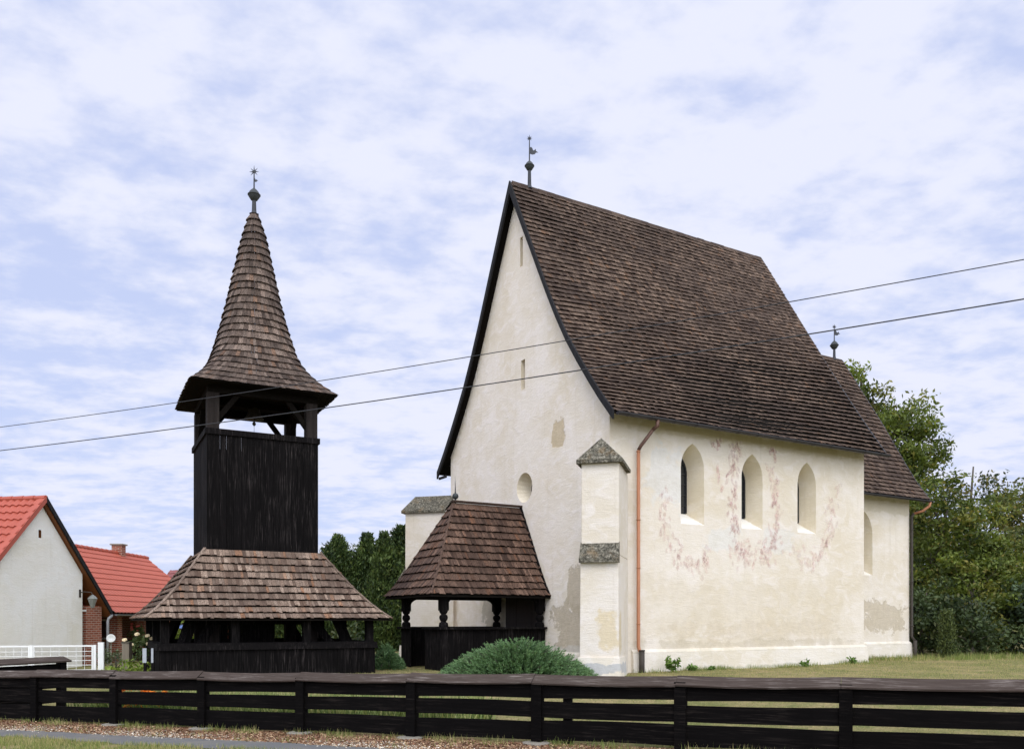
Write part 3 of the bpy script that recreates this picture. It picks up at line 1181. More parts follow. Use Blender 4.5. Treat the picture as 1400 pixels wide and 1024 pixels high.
def pst(side):
    out_ = []
    for r_, h_ in ct:
        z = lerp(PZE, PZR, h_)
        a = lerp(PA0, PRA, r_)
        if side == 'S':
            out_.append(((a, lerp(PB0, PBM, r_), z), (A0 - 0.01, lerp(PB0, PBM, r_), z)))
        elif side == 'N':
            out_.append(((A0 - 0.01, lerp(PB1, PBM, r_), z), (a, lerp(PB1, PBM, r_), z)))
        else:
            out_.append(((a, lerp(PB1, PBM, r_), z), (a, lerp(PB0, PBM, r_), z)))
    return out_


for sd_ in 'SNW':
    shingles(mb, pst(sd_), 0.240, 0.080, 0.050, rng, 0.10, None, 0.011)
# hip and ridge cover boards
for p, q in (((PA0, PB0, PZE), (PRA, PBM, PZR)), ((PA0, PB1, PZE), (PRA, PBM, PZR))):
    pts = []
    for r_, h_ in ct:
        pts.append(Vector((lerp(p[0], q[0], r_), lerp(p[1], q[1], r_), lerp(p[2], q[2], h_) + 0.03)))
    for i in range(len(pts) - 1):
        mb.bar(pts[i], pts[i + 1], 0.05, 0.02, (0, 0, 1), (0.3, 0, 0, 1))
mb.bar((PRA - .05, PBM, PZR + .045), (A0 - .01, PBM, PZR + .045), 0.14, 0.05, (0, 0, 1), (0.0, 0, 0, 1))
pr_ = mb.build('roof', M['porch_shingle'], porch)
mb = MB()
for sd_ in 'SNW':
    s2 = pst(sd_)
    for i in range(len(s2) - 1):
        q = [Vector(s2[i][0]), Vector(s2[i][1]), Vector(s2[i + 1][1]), Vector(s2[i + 1][0])]
        dn = Vector((0, 0, -0.02))
        d2 = Vector((0, 0, -0.06))
        mb.face([v + dn for v in q])
        mb.face([v + d2 for v in reversed(q)])
        if i == 0:
            mb.face([q[0] + d2, q[1] + d2, q[1] + dn, q[0] + dn])
mb.build('soffit', M['soffit'], pr_)
# verge board against the church wall
mb = MB()
s2 = pst('S')
for i in range(len(s2) - 1):
    mb.bar(Vector(s2[i][1]) + Vector((-.03, -.01, .0)), Vector(s2[i + 1][1]) + Vector((-.03, -.01, .0)), 0.06, 0.07, (0, 0, 1))
mb.build('verge_board', M['black_wood'], pr_)
# finial spike
mb = MB()
mb.tube([(PRA + .06, PBM, PZR), (PRA + .06, PBM, PZR + .12)], 0.028, 8)
mb.tube([(PRA + .06, PBM, PZR + .2), (PRA + .05, PBM, PZR + .72)], [0.02, 0.003], 8)
fo = mb.build('finial', M['zinc'], porch)
mb = MB()
mb.lathe([(0.02, -.09), (.07, -.055), (.092, 0), (.07, .055), (0.02, .09)], (PRA + .06, PBM, PZR + .19), 14)
mb.build('ball', mat_ball, fo, smooth=True)


def turned_post(a, b):
    g0 = 1.52
    mb = MB()
    mb.lathe([(0.12, 0), (0.125, 0.05), (0.11, 0.12), (0.062, 0.15), (0.10, 0.20), (0.115, 0.255), (0.10, 0.31), (0.06, 0.345), (0.095, 0.375), (0.115, 0.43), (0.115, 0.46)], (a, b, g0), 14)
    mb.box(a - .105, b - .105, g0 + 0.44, a + .105, b + .105, 2.36)
    mb.box(a - .085, b - .085, 0.30, a + .085, b + .085, g0)
    return mb


def bracket(mb, a, b, da, db):
    """curved knee brace below the wall plate"""
    n = 6
    pts = []
    for k in range(n + 1):
        t = k / n * math.pi / 2
        pts.append((0.10 + 0.28 * (1 - math.cos(t)), 2.06 + 0.24 * math.sin(t)))
    for i in range(n):
        (x0, z0), (x1, z1) = pts[i], pts[i + 1]
        w = 0.045
        ux, uy = -db * w, da * w
        q = lambda x, z, s_: (a + da * x + ux * s_, b + db * x + uy * s_, z)
        mb.hexa([q(x0, z0, -1), q(x1, z1, -1), q(x1, z1, 1), q(x0, z0, 1), q(x0, 2.34, -1), q(x1, 2.34, -1), q(x1, 2.34, 1), q(x0, 2.34, 1)])


PA, PS, PN = -2.86, 3.50, 5.94
for a, b, brs in ((PA, PS, ((1, 0), (0, 1))), (PA, PN, ((1, 0), (0, -1))), (A0 - .14, PS, ((-1, 0),)), (A0 - .14, PN, ((-1, 0),))):
    p = turned_post(a, b)
    for da, db in brs:
        bracket(p, a, b, da, db)
    p.build('post', M['black_wood'], porch)
mb = MB()
mb.box(PA - .1, PS - .09, 2.345, A0 - .02, PS + .09, 2.47)
mb.box(PA - .1, PN - .09, 2.345, A0 - .02, PN + .09, 2.47)
mb.box(PA - .09, PS + .092, 2.35, PA + .09, PN - .092, 2.465)
mb.build('wall_plate', M['black_wood'], porch)


def board_wall(mb, p0, p1, z0, z1, th, rng, bw=0.16, jit=0.006):
    p0, p1 = Vector(p0), Vector(p1)
    L = (p1 - p0).length
    t = (p1 - p0) / L
    n = Vector((t.y, -t.x))
    x = 0
    while x < L - 0.01:
        w = min(bw * rng.uniform(0.8, 1.2), L - x)
        o = n * rng.uniform(-jit, jit)
        a, b = p0 + t * (x + .003) + o, p0 + t * (x + w - .003) + o
        f = n * th
        c = (rng.uniform(0.45, 1), 0, 0, 1)
        mb.hexa([(*a, z0), (*b, z0), (*(b - f), z0), (*(a - f), z0), (*a, z1), (*b, z1), (*(b - f), z1), (*(a - f), z1)], None, c)
        x += w


def parapet(name, parts):
    mb = MB()
    for p0, p1 in parts:
        board_wall(mb, p0, p1, 0.32, 1.47, 0.035, rng, 0.17)
    o = mb.build(name, M['black_wood'], porch)
    return o


parapet('parapet', [((PA - .10, PS - .10), (A0 - .03, PS - .10))])
parapet('parapet', [((A0 - .03, PN + .10), (PA - .10, PN + .10))])
parapet('parapet', [((PA - .11, PN + .10), (PA - .11, 5.42))])
parapet('parapet', [((PA - .11, 4.42), (PA - .11, PS - .10))])
mb = MB()
mb.box(PA - .19, PS - .20, 1.47, A0 - .02, PS + .04, 1.525)
mb.box(PA - .19, PN - .04, 1.47, A0 - .02, PN + .20, 1.525)
mb.box(PA - .20, 5.40, 1.472, PA - .02, PN - .042, 1.527)
mb.box(PA - .20, PS + .042, 1.472, PA - .02, 4.44, 1.527)
mb.build('handrail', M['black_wood'], porch)
# plank door of the church behind the porch
mb = MB()
board_wall(mb, (A0 - .05, 5.55), (A0 - .05, 3.62), 0.42, 2.55, 0.04, rng, 0.2)
dr = mb.build('door', mat_wood('door_wood', (0.012, 0.009, 0.008, 1), (0.03, 0.024, 0.021, 1), (14, 14, .6), .7, srgb(80, 74, 70), .3), church)
mb = MB()
mb.tube([(A0 - .12, 4.2, 1.35), (A0 - .16, 4.2, 1.40), (A0 - .16, 4.2, 1.50), (A0 - .12, 4.2, 1.55)], 0.012, 6)
mb.build('handle', M['iron'], dr)

# ================================================================== BELFRY
BX, BY, BROT = -6.80, 22.0, math.pi / 2 - 1.095
belfry = thing('belfry', 'freestanding black timber bell tower with flared shingle spire and wide shingled skirt', 'bell tower', (BX, BY, 0), BROT)
rng = random.Random(31)
HB, ES, SS = 1.35, 1.76, 2.83
ZE, ZR, ZS, ZT = 7.44, 6.36, 1.73, 3.42
# spire: square at the eave, rounding to a circle
SPR = [(7.44, 1.76, 40.0), (7.60, 1.60, 20.0), (7.78, 1.455, 10.0), (8.0, 1.30, 6.2), (8.3, 1.135, 4.2), (8.55, 1.035, 3.4), (9.3, 0.835, 2.5), (10.05, 0.655, 2.2),
       (10.8, 0.495, 2.1), (11.56, 0.335, 2.0), (12.1, 0.195, 2.0), (12.42, 0.075, 2.0)]


def spire_at(z):
    for i in range(len(SPR) - 1):
        if SPR[i][0] <= z <= SPR[i + 1][0]:
            t = (z - SPR[i][0]) / (SPR[i + 1][0] - SPR[i][0])
            return lerp(SPR[i][1], SPR[i + 1][1], t), lerp(SPR[i][2], SPR[i + 1][2], t)
    return SPR[-1][1], SPR[-1][2]


def spire_pt(z, phi, grow=0.0):
    r, n = spire_at(min(max(z, SPR[0][0]), SPR[-1][0]))
    c, s_ = math.cos(phi), math.sin(phi)
    k = (abs(c) ** n + abs(s_) ** n) ** (-1.0 / n)
    rr = r * k + grow
    return Vector((rr * c, rr * s_, z))


mb = MB()
zs_ = [7.44]
while zs_[-1] < 12.40:
    z = zs_[-1]
    r0, _ = spire_at(z)
    r1, _ = spire_at(z + 0.05)
    slope = (r0 - r1) / 0.05
    zs_.append(z + 0.205 / math.sqrt(1 + slope * slope))
zs_[-1] = 12.42
for i in range(len(zs_) - 1):
    z0, z1 = zs_[i], zs_[i + 1]
    ring = [spire_pt(z0, 2 * math.pi * k / 240) for k in range(241)]
    cum = np.concatenate([[0], np.cumsum([(ring[k + 1] - ring[k]).length for k in range(240)])])
    per = cum[-1]
    x = rng.random() * 0.1
    start = x
    cuts = [x]
    wd = 0.09 if i < 20 else 0.07
    while cuts[-1] < start + per - 0.05:
        cuts.append(cuts[-1] + wd * rng.uniform(0.75, 1.25))
    cuts[-1] = start + per
    rowt = rng.gauss(0, .05)
    for a, b in zip(cuts[:-1], cuts[1:]):
        ph = [float(np.interp((v % per) if v < start + per - 1e-6 else v % per, cum, np.linspace(0, 2 * math.pi, 241))) for v in (a + .002, b - .002)]
        if ph[1] < ph[0]:
            ph[1] += 2 * math.pi
        th = 0.050 * rng.uniform(.7, 1.25)
        dl = rng.uniform(-.007, .007)
        p0, p1 = spire_pt(z0, ph[0], th) , spire_pt(z0, ph[1], th)
        p0.z += dl
        p1.z += dl
        q0, q1 = spire_pt(z1, ph[0], .003), spire_pt(z1, ph[1], .003)
        b0, b1 = spire_pt(z0, ph[0], -.002), spire_pt(z0, ph[1], -.002)
        b0.z += dl - .005
        b1.z += dl - .005
        tone = min(1, max(0, rng.gauss(.45, .22) + rowt))
        if rng.random() < .1:
            tone *= .3
        c = (tone, rng.random() if rng.random() < .10 else rng.random() * .12, 0, 1)
        mb.face([p0, p1, q1, q0], c)
        e0, e1 = p0.lerp(b0, .3), p1.lerp(b1, .3)
        r0, r1 = b0.lerp(q0, .42), b1.lerp(q1, .42)
        mb.face([e0, e1, p1, p0], c)
        mb.face([e0, r0, r1, e1], c)
        mb.face([e0, p0, q0, r0], c)
        mb.face([e1, r1, q1, p1], c)
sp_ = mb.build('spire_roof', M['spire_shingle'], belfry)
mb = MB()   # boarded underside and sloping inner lining of the spire
e = ES - 0.015
for i in range(4):
    c_, s_ = [(1, 0), (0, 1), (-1, 0), (0, -1)][i]
    Mz = Matrix.Rotation(i * math.pi / 2, 4, 'Z')
    q = lambda x, y, z: Mz @ Vector((x, y, z))
    mb.face([q(-e, -e, ZE - .03), q(e, -e, ZE - .03), q(.02, -.02, ZE - .028), q(-.02, -.02, ZE - .028)])
    mb.face([q(-e, -e, ZE - .03), q(-e, -e, ZE + .005), q(e, -e, ZE + .005), q(e, -e, ZE - .03)])
mb.build('soffit', M['soffit'], sp_)
# upper frame: four corner posts with braces
for sx in (-1, 1):
    for sy in (-1, 1):
        mb = MB()
        cx_, cy_ = sx * (HB - .15), sy * (HB - .15)
        mb.box(cx_ - .14, cy_ - .14, 0.3, cx_ + .14, cy_ + .14, ZE - .2)
        mb.build('post', M['post_wood'], belfry)
        mb = MB()
        mb.bar((cx_ - sx * .10, cy_, 6.62), (cx_ - sx * .62, cy_, 7.30), 0.12, 0.12, (0, 1, 0))
        mb.bar((cx_, cy_ - sy * .10, 6.62), (cx_, cy_ - sy * .62, 7.30), 0.12, 0.12, (1, 0, 0))
        mb.build('brace', M['soffit'], belfry)
mb = MB()
for s_ in (-1, 1):
    mb.box(-HB + .02, s_ * (HB - .15) - .13, 7.24, HB - .02, s_ * (HB - .15) + .13, 7.42)
    mb.box(s_ * (HB - .15) - .13, -HB + .281, 7.245, s_ * (HB - .15) + .13, HB - .281, 7.415)
mb.box(-HB + .1, -.12, 7.25, HB - .1, .12, 7.41)
mb.build('tie_beam', M['soffit'], belfry)
# bell
mb = MB()
mb.lathe([(0.25, 0), (0.22, .04), (.17, .13), (.15, .23), (.12, .31), (.05, .40)], (0.0, 0.0, 7.0), 20)
bell = mb.build('bell', mat_plain('bronze', srgb(46, 40, 32), .6, .4), belfry, smooth=True)
mb = MB()
mb.tube([(0, 0, 7.25), (0, 0, 6.90)], 0.014, 8)
mb.lathe([(0.01, -.06), (.04, -.03), (.05, 0), (.03, .04), (.012, .06)], (0, 0, 6.88), 10)
mb.tube([(0, 0, 6.84), (0, 0, 6.1)], 0.005, 5)
mb.build('clapper', M['iron'], bell)
# boarded shaft
mb = MB()
z0, z1 = 3.30, ZR - .06
for p0, p1 in (((-HB, -HB), (HB, -HB)), ((HB, -HB), (HB, HB)), ((HB, HB), (-HB, HB)), ((-HB, HB), (-HB, -HB))):
    board_wall(mb, p0, p1, z0, z1, 0.035, rng, 0.155, 0.005)
mb.build('shaft_boards', M['black_wood'], belfry)
mb = MB()
o_, i_ = HB + .045, HB - .10
for i in range(4):
    Mz = Matrix.Rotation(i * math.pi / 2, 4, 'Z')
    mb.hexa([Mz @ Vector(p) for p in ((-o_, -o_, ZR - .14), (o_, -o_, ZR - .14), (i_, -i_, ZR - .14), (-i_, -i_, ZR - .14),
                                      (-o_, -o_, ZR), (o_, -o_, ZR), (i_, -i_, ZR + .02), (-i_, -i_, ZR + .02))])
mb.build('parapet_rail', M['black_wood'], belfry)
# skirt roof
SK = [(SS, ZS), (2.62, 1.90), (2.42, 2.09), (2.1, 2.45), (1.75, 2.93), (1.40, ZT)]
mb = MB()


def warm_sk(p, base):
    return 0.28 if (p.y < -1 and 2.75 < p.z < 3.35 and -0.8 < p.x < 0.7) else base


for i in range(4):
    Mz = Matrix.Rotation(i * math.pi / 2, 4, 'Z')
    st = [(Mz @ Vector((-r_, -r_, z)), Mz @ Vector((r_, -r_, z))) for r_, z in SK]
    shingles(mb, st, 0.225, 0.080, 0.052, rng, 0.07, warm_sk if i == 0 else None, 0.012)
for sx, sy in ((-1, -1), (1, -1), (1, 1), (-1, 1)):
    for i in range(len(SK) - 1):
        mb.bar((sx * SK[i][0], sy * SK[i][0], SK[i][1] + .035), (sx * SK[i + 1][0], sy * SK[i + 1][0], SK[i + 1][1] + .035), 0.07, 0.02, (0, 0, 1), (.55, 0, 0, 1))
sk_ = mb.build('skirt_roof', M['skirt_shingle'], belfry)
mb = MB()
for i in range(4):
    Mz = Matrix.Rotation(i * math.pi / 2, 4, 'Z')
    for k in range(len(SK) - 1):
        (r0, za), (r1, zb) = SK[k], SK[k + 1]
        mb.face([Mz @ Vector(p) for p in ((-r0, -r0, za - .03), (-r1, -r1, zb - .03), (r1, -r1, zb - .03), (r0, -r0, za - .03))])
    mb.face([Mz @ Vector(p) for p in ((-SS, -SS, ZS - .03), (SS, -SS, ZS - .03), (SS, -SS, ZS), (-SS, -SS, ZS))])
mb.build('soffit', M['soffit'], sk_)
# lower frame: outer posts, plate, raking struts, low parapet
LP = 2.38
k_ = 0
for sx, sy in ((-1, -1), (1, -1), (1, 1), (-1, 1), (-.36, -1), (.34, -1), (1, 0), (-1, 0), (-.36, 1), (.34, 1)):
    mb = MB()
    x, y = sx * LP, sy * LP
    mb.box(x - .09, y - .09, .28, x + .09, y + .09, 1.86)
    mb.build('post', M['black_wood'], belfry)
for sx, sy, tx, ty in ((-1, -1, -.45, -1), (1, -1, .5, -1), (-1, 1, -.5, 1), (1, 1, .5, 1)):
    mb = MB()
    mb.bar((sx * 2.15, sy * 2.15, .55), (sx * 1.3, sy * 1.3, 3.0), .2, .2)
    mb.bar((sx * 2.0, ty * 1.9, .55), (sx * .55, ty * 1.3, 2.6), .17, .17)
    mb.build('strut', M['black_wood'], belfry)
mb = MB()
for i in range(4):
    Mz = Matrix.Rotation(i * math.pi / 2, 4, 'Z')
    mb.box(-LP - .09, -LP - .085, 1.70, LP - .091, -LP + .085, 1.83, Mz)
mb.box(-1.3, -1.28, 1.6, 1.3, -1.08, 1.9)
mb.box(-1.3, 1.08, 1.6, 1.3, 1.28, 1.9)
mb.build('wall_plate', M['black_wood'], belfry)
mb = MB()
PR = 2.50
for p0, p1 in (((-PR, -PR), (PR, -PR)), ((PR, -PR), (PR, PR)), ((PR, PR), (-PR, PR)), ((-PR, PR), (-PR, -PR))):
    board_wall(mb, p0, p1, 0.25, 1.08, 0.035, rng, 0.13, 0.004)
mb.build('parapet', M['black_wood'], belfry)
mb = MB()
o_, i_ = PR + .06, PR - .13
for i in range(4):
    Mz = Matrix.Rotation(i * math.pi / 2, 4, 'Z')
    mb.hexa([Mz @ Vector(p) for p in ((-o_, -o_, 1.02), (o_, -o_, 1.02), (i_, -i_, 1.02), (-i_, -i_, 1.02),
                                      (-o_ + .02, -o_ + .02, 1.17), (o_ - .02, -o_ + .02, 1.17), (i_, -i_, 1.19), (-i_, -i_, 1.19))])
mb.build('handrail', M['black_wood'], belfry)
# boarded stair room inside
mb = MB()
board_wall(mb, (-.95, -.9), (.35, -.9), .3, 3.2, .03, rng, .16)
board_wall(mb, (.35, -.9), (.35, .9), .3, 3.2, .03, rng, .16)
board_wall(mb, (-.95, .9), (-.95, -.9), .3, 3.2, .03, rng, .16)
mb.build('stair_box', M['black_wood'], belfry)
finial(belfry, (0, 0), 12.36, 12.90, 0.155, 13.52, 0.13, (13.30, 0.35), (0.87, -0.5, 0), 0.06)

# ================================================================== FENCE
fence = thing('plank_fence', 'long low black plank fence with weathered cap boards beside the footpath', 'fence',
              (FP[0], FP[1], 0), math.atan2(FD[1], FD[0]))
rng = random.Random(41)
SP = 1.979
rise = lambda k: .033 * k
ks = list(range(-7, 6))
jz = {k: rng.uniform(-.014, .014) for k in ks}
for k in ks:
    mb = MB()
    x = k * SP
    mb.box(x - .076, -.075, -.05 + rise(k), x + .076, .065, .87 + jz[k] + rise(k), None, (rng.uniform(.5, 1), 0, 0, 1))
    mb.build('post', M['black_wood_x'], fence, bevel=.008)
for k in ks[:-1]:
    x0, x1 = k * SP + .06, (k + 1) * SP - .06
    for (za, zb) in ((.045, .315), (.372, .585), (.632, .865)):
        mb = MB()
        j = [rng.uniform(-.012, .012) for _ in range(4)]
        n = 6
        bow = rng.uniform(-.012, .012)
        for i in range(n):
            t0, t1 = i / n, (i + 1) / n
            f0, f1 = math.sin(math.pi * t0) * bow, math.sin(math.pi * t1) * bow
            xa, xb = lerp(x0, x1, t0), lerp(x0, x1, t1)
            la, lb = lerp(za + j[0], za + j[1], t0) + f0, lerp(za + j[0], za + j[1], t1) + f1
            ua, ub = lerp(zb + j[2], zb + j[3], t0) + f0, lerp(zb + j[2], zb + j[3], t1) + f1
            ra, rb = lerp(rise(k), rise(k + 1), t0), lerp(rise(k), rise(k + 1), t1)
            la, lb, ua, ub = la + ra, lb + rb, ua + ra, ub + rb
            mb.hexa([(xa, -.02, la), (xb, -.02, lb), (xb, .018, lb), (xa, .018, la), (xa, -.02, ua), (xb, -.02, ub), (xb, .018, ub), (xa, .018, ua)],
                    None, (rng.uniform(.75, 1), 0, 0, 1))
        mb.build('plank', M['black_wood_x'], fence)
    # cap board: a tilted plank, the low edge towards the path
    mb = MB()
    xa, xb = k * SP - .05, (k + 1) * SP - .055
    sagm = rng.uniform(-.020, .004)
    e0, e1 = rng.uniform(-.01, .012), rng.uniform(-.01, .012)
    n = 8
    for i in range(n):
        t0, t1 = i / n, (i + 1) / n
        d0 = sagm * math.sin(math.pi * t0) + lerp(e0, e1, t0) + lerp(rise(k), rise(k + 1), t0)
        d1 = sagm * math.sin(math.pi * t1) + lerp(e0, e1, t1) + lerp(rise(k), rise(k + 1), t1)
        X0, X1 = lerp(xa, xb, t0), lerp(xa, xb, t1)
        sec = [(-.108, .842), (-.098, .822), (.085, .925), (.085, .950), (.05, .955)]
        lo, hi = [Vector((X0, y, z + d0)) for y, z in sec], [Vector((X1, y, z + d1)) for y, z in sec]
        m = len(sec)
        for q in range(m):
            q2 = (q + 1) % m
            mb.face([lo[q], lo[q2], hi[q2], hi[q]], (1, 0, 0, 1))
        if i == 0:
            mb.face(list(reversed(lo)), (.5, 0, 0, 1))
        if i == n - 1:
            mb.face(hi, (.5, 0, 0, 1))
    mb.build('cap_board', M['cap_wood'], fence)
mb = MB()
mb.box(.36, .03, -.05, .47, .12, .80)
mb.build('stake', M['black_wood_x'], fence)
# concrete pads under posts
for k in (-4, -3, -2, -1, 0):
    mb = MB()
    x = k * SP
    pts = []
    for i in range(14):
        a = 2 * math.pi * i / 14
        pts.append((x + (.19 + rng.uniform(-.02, .03)) * math.cos(a), -.06 + (.17 + rng.uniform(-.02, .03)) * math.sin(a)))
    mb.tube_like([[(p[0], p[1], -.05 + rise(k)) for p in pts], [(p[0], p[1], .022 + rise(k)) for p in pts], [(x + (p[0] - x) * .8, -.06 + (p[1] + .06) * .8, .034 + rise(k)) for p in pts]])
    mb.build('footing', mat_plain('concrete', srgb(132, 126, 116), .9, 0, .25, 14) if k == -4 else bpy.data.materials['concrete'], fence)

# short return fence on the left
rf = thing('return_fence', 'short black fence stub running back behind the long fence, near the white gate', 'fence', (-9.38, 17.6, -.10), math.atan2(-1.7, -.62))
mb = MB()
mb.bar((0, 0, .99), (1.85, 0, .985), .26, .035, (0, .35, 1), (1, 0, 0, 1))
mb.build('cap_board', M['cap_wood'], rf)
for x in (.15, 1.72):
    mb = MB()
    mb.box(x - .07, -.07, -.05, x + .07, .07, .96)
    mb.build('post', M['black_wood_x'], rf)
for za, zb in ((.1, .33), (.4, .62), (.68, .9)):
    mb = MB()
    mb.box(.1, -.02, za, 1.8, .02, zb)
    mb.build('plank', M['black_wood_x'], rf)

# ================================================================== NEIGHBOURING HOUSES
def mk_tile(name, col, pitch_u=0.30, pitch_v=0.35):
    g = NG(name, 0.5, 0.35)
    n = g.noise(g.coord(), 2.2, 5, .6)
    a = g.attr()
    g.color(g.mix(n, (col[0] * .8, col[1] * .78, col[2] * .78, 1), (min(1, col[0] * 1.12), col[1] * 1.15, col[2] * 1.15, 1)))
    return g.m


M['red_tile'] = mk_tile('red_roof_tiles', srgb(170, 84, 64))
M['red_tile2'] = mk_tile('red_metal_tiles', srgb(168, 82, 66))
M['white_render'] = mat_plaster('white_render', (0.87, 0.86, 0.84, 1))
M['oak'] = mat_wood('brown_soffit', srgb(92, 52, 24), srgb(132, 78, 40), (5, 5, 1), .6, None)
M['white_paint'] = mat_plain('white_paint', srgb(226, 226, 224), .5, 0, .06, 4)
M['concrete2'] = bpy.data.materials['concrete']


def mk_brick():
    g = NG('red_brick', .9, .15)
    b = g.N.new('ShaderNodeTexBrick')
    b.inputs['Scale'].default_value = 1.0
    b.inputs['Brick Width'].default_value = .26
    b.inputs['Row Height'].default_value = .08
    b.inputs['Mortar Size'].default_value = .012
    b.inputs['Color1'].default_value = srgb(150, 84, 64)
    b.inputs['Color2'].default_value = srgb(122, 62, 48)
    b.inputs['Mortar'].default_value = srgb(158, 142, 128)
    sp = g.N.new('ShaderNodeSeparateXYZ')
    g.L.new(g.coord(), sp.inputs[0])
    cb = g.N.new('ShaderNodeCombineXYZ')
    g.L.new(g.math('ADD', sp.outputs[0], sp.outputs[1]), cb.inputs[0])
    g.L.new(sp.outputs[2], cb.inputs[1])
    g.L.new(cb.outputs[0], b.inputs['Vector'])
    g.color(b.outputs['Color'])
    g.bump(b.outputs['Fac'], -.4, .01)
    return g.m


M['brick'] = mk_brick()


def tile_roof(mb, P00, P10, P01, P11, pu=.22, pv=.34, h=.035, seg=4):
    """profiled pan tiles over the quad (P00-P10 eave, P01-P11 ridge): stepped courses with a wave across"""
    P00, P10, P01, P11 = map(Vector, (P00, P10, P01, P11))
    nu = max(1, round((P10 - P00).length / pu))
    nv = max(1, round((P01 - P00).length / pv))
    n = (P10 - P00).cross(P01 - P00).normalized()
    if n.z < 0:
        n = -n
    S_ = nu * seg

    def pt(u, v):
        return P00.lerp(P10, u).lerp(P01.lerp(P11, u), v)
    for j in range(nv):
        v0, v1 = j / nv, (j + 1) / nv
        base = len(mb.v)
        for i in range(S_ + 1):
            u = i / S_
            wv = h * (.5 + .5 * math.cos(2 * math.pi * i / seg)) if seg > 2 else (h if i % 2 else 0)
            mb.v.append(tuple(pt(u, v0) + n * (wv + h * .9)))
            mb.v.append(tuple(pt(u, v1) + n * wv))
            mb.v.append(tuple(pt(u, v0) + n * (wv - .005)))
        for i in range(S_):
            a = base + 3 * i
            mb.f.append((a, a + 3, a + 4, a + 1))
            mb.f.append((a + 2, a + 5, a + 3, a))
            mb.c += [(1, 1, 1, 1)] * 2
            mb.mi += [0, 0]


HX = -15.22
house = thing('white_house', 'white rendered house gable with red tiled roof and brown soffit', 'house', (HX, 27.0, 0), R(-9))
# local: x to the right (gable plane x=0), y depth relative to ridge
ZRI, YE, ZEV = 5.62, 2.32, 3.22
mb = MB()
cl = [(-2.28, -.2), (1.98, -.2), (1.98, 3.30), (0.0, 5.42), (-2.28, 3.10)]
vent = [(-.14, 4.36), (-.02, 4.36), (-.02, 4.62), (-.14, 4.62)]
fill_holes(mb, cl, [vent], lambda y, z: (0, y, z))
mb.face([(0, -2.28, -.2), (-9, -2.28, -.2), (-9, -2.28, 3.10), (0, -2.28, 3.10)])
mb.face([(0, 1.98, -.2), (0, 1.98, 3.30), (-9, 1.98, 3.30), (-9, 1.98, -.2)])
wl = mb.build('wall', M['white_render'], house)
mb = MB()
niche(vent, vent, lambda y, z: (0, y, z), lambda y, z: (-.15, y, z), mb)
mb.face([(-.15, y, z) for y, z in vent])
mb.build('vent', M['oak'], house)
OV = .16
mb = MB()
slope = (ZRI - ZEV) / YE
yw, zw = -2.50, ZRI - 2.50 * slope
tile_roof(mb, (-9, yw, zw), (OV, yw, zw), (-9, 0, ZRI), (OV, 0, ZRI), .24, .36, .05, 6)
yf = 3.38
zf = 1.97
tile_roof(mb, (OV, yf, zf), (-9, yf, zf), (OV, 0, ZRI), (-9, 0, ZRI), .4, .4, .03, 2)
for k in range(24):   # ridge tiles
    x1 = OV - k * .4
    mb.tube([(x1, 0, ZRI + .03), (x1 - .41, 0, ZRI + .03)], [.10, .085], 8)
rfo = mb.build('roof', M['red_tile2'], house)
mb = MB()   # brown boarded soffit under the verge and veranda
for (y0, z0, y1, z1) in ((yw, zw, 0, ZRI), (yf, zf, 0, ZRI)):
    mb.hexa([(-.6, y0, z0 - .14), (OV - .03, y0, z0 - .14), (OV - .03, y1, z1 - .14), (-.6, y1, z1 - .14),
             (-.6, y0, z0 - .03), (OV - .03, y0, z0 - .03), (OV - .03, y1, z1 - .03), (-.6, y1, z1 - .03)])
mb.build('soffit', M['oak'], rfo)
for (y0, z0, y1, z1) in ((yw, zw, 0, ZRI), (yf, zf, 0, ZRI)):
    mb = MB()
    mb.hexa([(OV - .02, y0, z0 - .10), (OV + .03, y0, z0 - .10), (OV + .03, y1, z1 - .10), (OV - .02, y1, z1 - .10),
             (OV - .02, y0, z0 + .09), (OV + .03, y0, z0 + .09), (OV + .03, y1, z1 + .09), (OV - .02, y1, z1 + .09)])
    sg = -1 if y0 < 0 else 1
    n = Vector((0, sg * slope, 1)).normalized()
    d = .2
    mb.hexa([(OV - .20, y0, z0 + .075), (OV + .03, y0, z0 + .075), (OV + .03, y1, z1 + .075), (OV - .20, y1, z1 + .075),
             (OV - .20, y0, z0 + .10), (OV + .03, y0, z0 + .10), (OV + .03, y1, z1 + .10), (OV - .20, y1, z1 + .10)])
    mb.build('verge_trim', M['red_tile2'] if sg < 0 else M['verge'], rfo)
# brick end of the veranda
mb = MB()
mb.box(-.35, 2.22, -.2, -.02, 3.05, 2.22)
mb.build('brick_pier', M['brick'], house)
mb = MB()
mb.box(-3.0, 2.0, -.2, -2.8, 3.2, 2.1)
mb.build('brick_pier', M['brick'], house)
mb = MB()
mb.box(-.06, 1.983, 2.02, -.02, 2.22, 2.07)
mb.build('lintel', M['white_paint'], house)
# wall lamp on the corner
mb = MB()
mb.box(.0, 1.80, 2.50, .03, 1.88, 2.77)
mb.tube([(.03, 1.84, 2.67), (.15, 1.84, 2.69), (.42, 1.88, 2.67), (.46, 1.88, 2.57)], .016, 6)
lm_ = mb.build('wall_lamp', M['iron'], house)
mb = MB()
mb.lathe([(.05, 0), (.15, .30), (.16, .32), (.10, .40), (.02, .46)], (.46, 1.88, 2.13), 8)
mb.build('lamp_shade', mat_plain('lamp_glass', srgb(120, 122, 118), .3), lm_)
